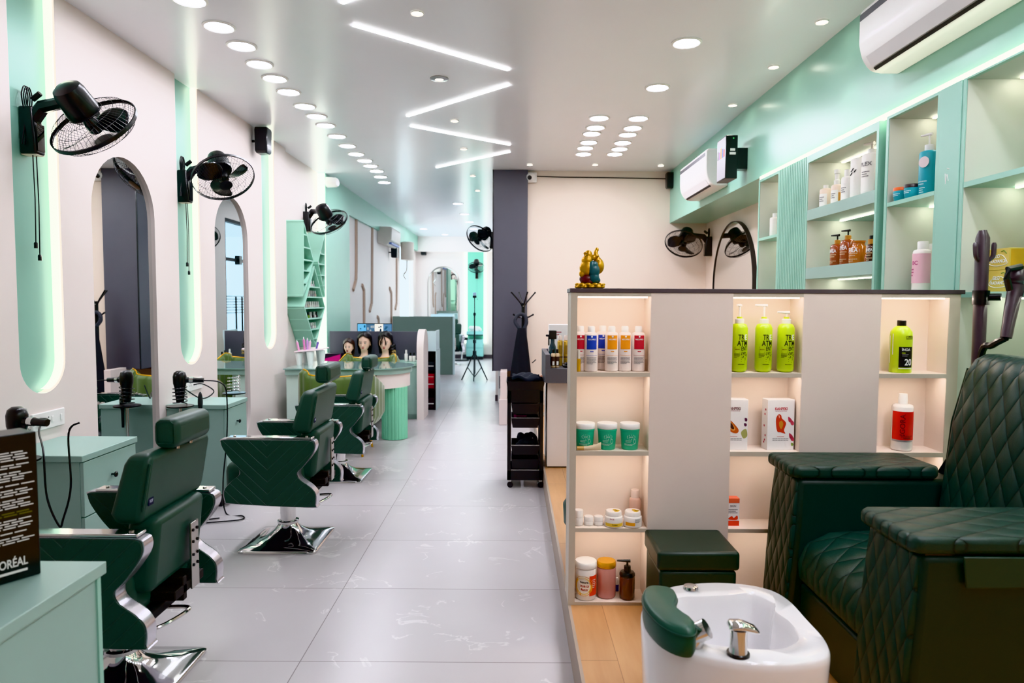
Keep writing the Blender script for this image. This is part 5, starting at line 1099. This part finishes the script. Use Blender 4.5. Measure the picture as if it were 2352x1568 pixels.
# ================================================================ BEHIND THE COUNTER
t = thing('office_desk', 'plain desk behind the slate back board', 'desk', (-1.75, 9.15, 0)); MB().box(-2.34, -1.25, 8.83, 9.5, .70, .73).ob('top', mint_cab, t, w=True); MB().box(-2.34, -2.30, 8.85, 9.48, 0, .70).box(-1.29, -1.25, 8.85, 9.48, 0, .70).ob('side_panel', mint_cab, t, w=True)
a, b = P(820, 742, y=9.1), P(901, 742, y=9.1); zt = a.z
t = thing('monitor', 'black monitor showing bright camera views above the slate board', 'monitor', ((a.x+b.x)/2, 9.1, .7305)); w = (b.x-a.x)/2; hh = zt-.7305
MB().box(-w, w, 0, .035, hh-.30, hh).ob('housing', black, t, bev=.004); MB().rod((0, .03, .01), (0, .03, hh-.25), .02).box(-.1, .1, -.05, .1, 0, .012).ob('stand', black, t)
cc = ('6FC3E8', 'BFD8E6', '8FA6B8', 'DCE8EE', '5AA0C8', '3C5A74', 'E8E2D8', '486A8A')
for k in range(8):
    x0 = -w+.008+(2*w-.016)*(k % 4)/4; z0 = hh-.29+(k//4)*.14
    s = MB().box(x0+.001, x0+(2*w-.016)/4-.001, -.002, 0, z0, z0+.138).ob('screen_view', emit('view%d' % k, cc[k], .9, cc[k]), t)
    q = MB(); r9 = random.Random(k)
    for j in range(6): u = x0+.012+r9.random()*(w/2-.04); v = z0+.02+r9.random()*.09; q.box(u, u+.02, -.0028, -.002, v, v+.025*r9.random()+.01)
    q.ob('screen_blob', emit('viewd%d' % (k % 3), ('1C3A5A', '2F6E96', 'E6F0F4')[k % 3], .5, '20303A'), s)
t = thing('product_stand', 'black product stand with pale top panel behind the arched end', 'shelf', (-1.09, 9.3, 0))
MB().box(-1.17, -1.155, 9.05, 9.45, 0, .78).box(-1.04, -1.025, 9.05, 9.45, 0, .78).box(-1.17, -1.025, 9.44, 9.455, 0, .78).ob('side_panel', black, t, w=True)
for z in (.0, .27, .52, .765): MB().box(-1.155, -1.04, 9.05, 9.44, z, z+.015).ob('shelf_board', black, t, w=True)
MB().box(-1.17, -1.025, 9.05, 9.08, .78, 1.045).box(-1.04, -1.02, 9.04, 9.46, .78, 1.045).ob('top_panel', mat('pale_blue_mint', 'C9DEE0', .3), t, w=True); MB().box(-1.024, -1.012, 9.03, 9.47, 0, .79).ob('end_strip', mat('pale_blue_mint', 'C9DEE0', .3), t, w=True)
for z, h, c, l in ((.2855, .12, 'A01622', 'dark red product box on black stand shelf'), (.2855+.12, .07, 'C0202C', 'bright red box on top of dark red one'), (.0155, .14, '20151A', 'dark box on the lowest shelf of black stand'), (.5355, .1, '2A2C30', 'dark grey box on upper shelf of black stand')):
    t = thing('product_box', l, 'box', (-1.1, 9.12, z+.0003)); MB().box(-.05, .05, -.04, .1, 0, h-.001).ob('carton', mat('card_'+c, c, .4), t); MB().box(-.045, .045, -.041, -.04, h*.4, h*.5).ob('print', txw, t)
tag(MB().box(-2.36, -1.19, 13.42, 13.48, 0, 1.14).ob('room_divider', sage, bev=.004), 'long sage green low partition far down the room', 'partition')
tag(MB().box(-1.188, -1.15, 13.41, 13.49, 0, 1.145).ob('partition_post', mat('pale_blue_mint', 'C9DEE0', .3)), 'pale end post of the sage partition', 'post')
a = P(1002, 722, y=16.2); t = thing('styling_counter', 'pale blue counter top with small items below the end arch mirror', 'counter', (-1.6, 16.6, 0))
MB().box(-1.95, -1.47, 16.4, 16.8, .0, 1.0).ob('body', mat('blue_mint', '9FC0C8', .35), t, w=True); MB().box(-1.97, -1.45, 16.38, 16.82, 1.0, 1.12).ob('top', mat('blue_mint2', 'B6D2DA', .35), t, w=True)
ch4.location = (-1.47, 15.6, 0)
a, b = P(1071, 800, y=16.95), P(1110, 800, y=16.95)
t = thing('drawer_cabinet', 'small pale mint drawer cabinet on black plinth at the end wall', 'cabinet', ((a.x+b.x)/2, 17.1, 0)); pm = mat('aqua_mint', '9ADCD6', .35)
MB().box(a.x, b.x, 16.93, 17.27, .08, .5).ob('carcass', pm, t, w=True); MB().box(a.x+.01, b.x-.01, 16.95, 17.27, 0, .08).ob('plinth', black, t, w=True)
for z in (.09, .3): d = MB().box(a.x+.01, b.x-.01, 16.915, 16.93, z, z+.19).ob('drawer', pm, t, w=True); MB().ball(((a.x+b.x)/2, 16.91, z+.1), .012, 8, 6).ob('knob', black, d, w=True)
t = thing('wall_shelf', 'pale mint ledge on the end wall above the drawer cabinet', 'shelf', ((a.x+b.x)/2, 17.1, .62)); MB().box(a.x, b.x, 16.93, 17.27, .62, .70).ob('board', pm, t, w=True); MB().box(a.x, b.x, 16.93, 17.27, .60, .62).ob('under_edge', black, t, w=True)
t = thing('towel_bundle', 'crumpled white towels on pale mint ledge of the end wall', 'towel', ((a.x+b.x)/2, 17.05, .7005)); q = MB()
for k in range(8): q.ball((-.1+.03*k, .03*math.sin(k*2), .05+.03*math.cos(k*3)), (.06, .06, .05), 10, 7)
q.ob('cloth', white, t)
p = V((-1.25, 16.62, 0)); t = thing('stool', 'small dark stool with round base far down the room', 'stool', tuple(p)); MB().lathe([(.17, 0), (.17, .02), (.03, .03)], seg=20).ob('base', blackm, t); MB().rod((0, 0, .02), (0, 0, .5), .02).ob('column', chrome, t); MB().lathe([(.13, .5), (.15, .52), (.14, .57), (.05, .58)], seg=20).ob('seat', blackm, t)
# tripod light stand
t = thing('tripod_stand', 'tall black tripod stand with phone clamp in the walkway', 'tripod', (-.71, 12.5, 0))
MB().rod((0, 0, .12), (0, 0, .7), .018).rod((0, 0, .7), (0, 0, 1.2), .013).rod((0, 0, 1.2), (0, 0, 1.5), .009).ob('pole', black, t); MB().lathe([(.03, .68), (.03, .74)]).lathe([(.024, 1.18), (.024, 1.23)]).lathe([(.035, .47), (.035, .54)]).ob('collar', black, t)
for a in (PI*1.06, -.06, PI*1.5):
    f = V((.235*math.cos(a), .235*math.sin(a), 0)); l = MB().rod((0, 0, .52), f+V((0, 0, .008)), .012).rod(f*.55+V((0, 0, .24)), (0, 0, .06), .008).ob('leg', black, t)
MB().box(-.035, .035, -.02, .02, 1.5, 1.54).ob('clamp', black, t); MB().box(-.03, .03, -.012, .012, 1.54, 1.6).ob('phone', mat('phone_blue', 'BFD4E6', .2), t)
# ================================================================ TROLLEY, COAT RACK, SERVICE COUNTER
t = thing('salon_trolley', 'tall black plastic trolley with pull trays and casters in the walkway', 'trolley', (.09, 5.4, 0))
x0, x1, y0, y1 = -.045, .232, 5.24, 5.56
for a, b in ((x0, x0+.028), (x1-.028, x1)): MB().box(a, b, y0, y0+.03, .062, .79).box(a, b, y1-.03, y1, .062, .79).box(a, b, y0, y1, .062, .14).box(a, b, y0, y1, .66, .76).ob('side_frame', black, t, w=True, bev=.004)
MB().box(x0+.028, x1-.028, y0, y0+.012, .062, .142).ob('lower_rail', black, t, w=True, bev=.003); MB().box(x0+.028, x1-.028, y1-.012, y1, .062, .142).ob('lower_rail', black, t, w=True, bev=.003); MB().box(x0+.028, x1-.028, y0, y0+.012, .665, .765).ob('upper_rail', black, t, w=True, bev=.003)
def tray(x0, x1, y0, y1, z0, z1, nm='tray'):
    q = MB(); w = .006
    q.loft([[(x0+.012, y0+.01, z0), (x1-.012, y0+.01, z0), (x1-.012, y1-.01, z0), (x0+.012, y1-.01, z0)], [(x0, y0, z1), (x1, y0, z1), (x1, y1, z1), (x0, y1, z1)], [(x0+w, y0+w, z1), (x1-w, y0+w, z1), (x1-w, y1-w, z1), (x0+w, y1-w, z1)], [(x0+.016, y0+.014, z0+w), (x1-.016, y0+.014, z0+w), (x1-.016, y1-.014, z0+w), (x0+.016, y1-.014, z0+w)]])
    return q.ob(nm, black, t, w=True, smooth=0)
for a, b in ((.575, .655), (.468, .545), (.258, .33), (.147, .225)): tray(x0+.03, x1-.03, y0+.006, y1-.006, a, b)
tray(x0-.008, x1+.008, y0-.01, y1+.01, .765, .83, 'top_tray')
q = MB()
for z in (.142, .335, .547): q.tube([(x0+.03, y0+.002, z), (x1-.03, y0+.002, z)], .0022, 5)
q.ob('tray_rail', chrome, t, w=True)
for cx_ in (x0+.02, x1-.02):
    for cy_ in (y0+.03, y1-.03):
        c = MB().prism([(cx_-.014, .064), (cx_+.014, .064), (cx_+.008, .022), (cx_-.004, .022)], 'y', cy_-.012, cy_+.012).ob('caster', white, t, w=True); MB().rod((cx_+.004, cy_-.014, .024), (cx_+.004, cy_+.014, .024), .0235, seg=16).ob('wheel', black, c, w=True)
def heap(name, label, cat, loc, size, m, n, seed):
    q = MB(); r = random.Random(seed); t = thing(name, label, cat, loc)
    for k in range(n):
        a, b, c = (r.uniform(-1, 1) for _ in range(3)); q.ball((a*size[0], b*size[1], size[2]*(.35+.3*(c+1))), (size[0]*r.uniform(.25, .5), size[1]*r.uniform(.25, .5), size[2]*r.uniform(.2, .35)), 10, 7, MX.Rotation(r.uniform(0, 3), 3, 'Y'))
    o = q.ob('cloth', m, t); d = o.modifiers.new('fuse', 'REMESH'); d.mode = 'VOXEL'; d.voxel_size = .006; d.use_smooth_shade = True; return t
q = MB(); G = []
for i in range(17):
    row = []
    for j in range(13):
        u, v = i/16-.5, j/12-.5; e = max(abs(u), abs(v))*2
        row.append((u*.215, v*.30, .032+.012*math.sin(u*9+v*4)+.01*math.sin(v*13-u*5)-.02*max(0, e-.8)*5*.2))
    G.append(row)
t2 = thing('towel', 'folded dark navy towel lying on the top tray of black trolley', 'towel', (.1, 5.4, .815))
o = q.loft(G, closed=False, cap=False).ob('cloth', mat('navy_towel', '20242E', .95, var=.3, scale=30, bump=.6), t2); m = o.modifiers.new('thick', 'SOLIDIFY'); m.thickness = .022; m.offset = 0
heap('glove_pile', 'crumpled black gloves heaped in the third trolley tray', 'gloves', (.1, 5.40, .262), (.068, .09, .12), cloth_k, 16, 4)
t2 = thing('hair_comb', 'magenta comb lying in second trolley tray', 'comb', (.055, 5.33, .545)); MB().box(-.05, .05, -.01, .01, 0, .006).box(-.05, -.03, -.012, .012, -.006, .012).ob('body', mat('comb_magenta', 'A8356F', .35), t2, bev=.002)
t2 = thing('tint_bowl', 'black tint bowl beside the magenta comb in the trolley', 'bowl', (.145, 5.35, .4745)); MB().lathe([(.03, 0), (.04, .09), (.042, .092), (.037, .09), (.027, .006)], seg=20).ob('bowl', black, t2)
# coat rack
t = thing('coat_rack', 'slim black coat rack with prong hooks beside slate wall panel', 'coat rack', (.115, 8.18, 0))
MB().rod((0, 0, .25), (0, 0, 1.42), .021).ob('pole', black, t)
for x, y in ((-.14, -.06), (-.05, .13), (.045, -.12), (.14, .06)): MB().tube(spline([(0, 0, 1.30), (x*.15, y*.15, 1.40), (x, y, 1.545)], 5, False), .0085, 8).ball((x, y, 1.545), .011, 8, 6).ob('prong', black, t)
for s in (-1, 1): MB().tube(spline([(0, 0, 1.25), (s*.06, -.02, 1.255), (s*.09, -.03, 1.27), (s*.115, -.035, 1.285)], 4, False), .009, 8).ball((s*.115, -.035, 1.285), .012, 8, 6).ob('lower_hook', black, t)
for a in (.3, 2.1, 4.15): MB().tube(spline([(0, 0, .3), (.10*math.cos(a), .1*math.sin(a), .22), (.22*math.cos(a), .22*math.sin(a), .02)], 5, False), .014, 8).ob('foot', black, t)
MB().rod((0, -.022, 1.385), (0, -.026, 1.385), .006).rod((0, -.022, 1.30), (0, -.026, 1.30), .006).ob('screw', steel, t)
t = thing('apron', 'long black apron with grey neck loop hanging on coat rack', 'apron', (.095, 8.09, 0))
MB().tube(spline([(-.03, 0, 1.13), (-.075, .01, 1.2), (-.055, .02, 1.27), (.0, .025, 1.29), (.045, .02, 1.26), (.055, .01, 1.19), (.03, 0, 1.12)], 6, False), .022, 8).ob('neck_loop', mat('grey_strap', '3A3C44', .9, bump=.4), t)
q = MB(); R = []
for k in range(12):
    f = k/11; z = 1.13-.78*f; w = .045+.097*f**.8; cxx = -.012*f; d = .022+.02*f
    R.append([(cxx+w*math.cos(a)*(1+.10*math.sin(a*7)*f), (d+.012*f*math.sin(a*6+1))*math.sin(a)-.03, z) for a in [2*PI*i/48 for i in range(48)]])
q.loft(R).ob('cloth', cloth_k, t, smooth=60)
MB().tube([(.125, -.03, .72), (.15, -.03, .74), (.17, -.03, .76)], .006, 5).ob('tie', cloth_k, t)
# service counter behind the divider
t = thing('service_counter', 'cream counter with raised grey tray top behind the lit divider', 'counter', (.6, 5.4, PZ))
MB().box(.262, .95, 5.26, 5.75, PZ+.012, .83).ob('body', cream, t, w=True, bev=.002); MB().box(.27, .95, 5.28, 5.75, PZ, PZ+.012).ob('plinth', black, t, w=True)
MB().box(.238, .95, 5.11, 5.78, .832, .942).ob('tray_base', mat('grey_tray', '5E5C62', .45), t, w=True, bev=.002); MB().box(.238, .275, 5.11, 5.78, .942, 1.046).box(.275, .95, 5.74, 5.78, .942, 1.046).ob('tray_edge', mat('grey_tray', '5E5C62', .45), t, w=True, bev=.002)
ZT = .9425
def cxy(px, y): return (P(px, 830, y=y).x, y, ZT)
gold_can = mat('gold_can', 'B9974A', .3, .7, var=.25, scale=30)
for px, y, l in ((1270.5, 5.17, 'cream bottle with black cap at front of grey tray, outer one'), (1280, 5.18, 'cream bottle with black cap at front of grey tray, inner one')):
    t = bottle('spray_bottle', l, 'bottle', cxy(px, y), rnd(.0165, .11, .008), mat('cream_can', 'D8BE9C', .35), [(.009, .108), (.009, .14)], black); patch(.0165, -1.2, 1.2, .015, .085, mat('label_umber', '3A2420', .5), t); patch(.0165, -.4, .5, .02, .05, txw, t, off=.001)
for px, y, l in ((1286, 5.34, 'gold hairspray can on grey tray, first of two'), (1300, 5.34, 'gold hairspray can on grey tray, second of two')):
    t = bottle('spray_can', l, 'can', cxy(px, y), rnd(.021, .2, .012), gold_can, [(.017, .2), (.017, .232), (.014, .236)], mat('clear_cap', 'F6E2D8', .2, alpha=.7)); patch(.021, -1.5, 1.5, .06, .075, mat('label_bronze', '5A3D1A', .4), t); patch(.021, -.5, .5, .09, .16, mat('label_bronze2', '8A6A2A', .4), t)
t = thing('water_sprayer', 'black trigger water sprayer standing on grey tray behind cream bottles', 'spray bottle', (P(1269, 830, y=5.45).x, 5.45, ZT)); MB().lathe([(.03, 0), (.032, .01), (.03, .13), (.016, .17), (.016, .2)], seg=18).ob('flask', mat('smoky_blue', '27414C', .15, coat=.5), t); MB().box(-.03, .03, -.018, .018, .2, .27).rod((0, 0, .225), (-.055, 0, .23), .01, .008).box(-.036, -.026, -.01, .01, .15, .22).ob('trigger_head', black, t, bev=.004)
t = thing('wall_carton', 'white carton with red lettering behind gold cans on grey tray', 'box', (.42, 5.62, ZT)); MB().box(-.13, .12, -.03, .1, 0, .31).ob('carton', mat('white_card', 'F6F1F0', .45), t); text('C', .09, mat('ink_signal', 'C8281E', .5), t, T(.07, -.031, .16) @ FRONT @ MX.Rotation(PI/2, 4, 'Z')); bars(.06, [1, .7], .25, .02, T(-.06, -.031, 0), mat('ink_rose', 'B05A6A', .5), t)
t = thing('clip_pouch', 'shiny black pouch lying on grey tray before the cans', 'pouch', (P(1300, 842, y=5.2).x, 5.2, ZT)); MB().ball((0, 0, .014), (.03, .035, .014), 14, 8).ball((.012, -.004, .03), (.026, .03, .011), 14, 8).ob('pouch', black, t)
# corner clutter beyond the coat rack
t = thing('brown_stool', 'brown cushioned stool behind black trolley by cream wall', 'stool', (.40, 7.75, PZ)); MB().lathe([(.1, .36), (.12, .38), (.12, .43), (.09, .45)], seg=24).ob('seat', leather('brown_leather', '7A4A38'), t); MB().rod((0, 0, .02), (0, 0, .37), .025).ob('column', chrome, t); MB().lathe([(.13, 0), (.13, .015), (.03, .03)], seg=20).ob('base', chrome, t)
tag(MB().box(-.152, -.075, 7.97, 8.3, 0, .62).box(-.165, -.07, 7.955, 8.31, 0, .3).ob('pedestal', mat('pink_cream', 'DFCFCB', .5), bev=.004), 'narrow pinkish cream pedestal under the slate wall panel', 'pedestal')
t = thing('heater_panel', 'white slatted heater low behind the slate panel', 'heater', (-.2, 9.75, 0)); MB().box(-.02, .06, 0, .05, 0, .57).ob('case', white, t, bev=.004); MB().box(-.005, .045, -.002, 0, .2, .38).ob('grille', txg, t)
t = thing('carton', 'white carton with red mark and violet stripes stored under slate panel', 'box', (.02, 9.1, 0)); MB().box(-.16, .07, -.2, .2, .0003, .34).ob('box', mat('white_card', 'F6F1F0', .45), t); MB().box(-.1605, -.16, -.14, -.1, .24, .29).ob('red_mark', redl, t)
q = MB()
for k in range(9): q.box(-.161, -.16, -.19+.042*k, -.17+.042*k, .02, .17)
q.ob('stripes', mat('stripe_violet', '5A4E9A', .5), t)
t = thing('carton', 'brown carton stacked on the white carton under slate panel', 'box', (.0, 9.1, .3405)); MB().box(-.12, .09, -.18, .15, 0, .2).ob('box', mat('kraft_card', '9A7A62', .7), t)
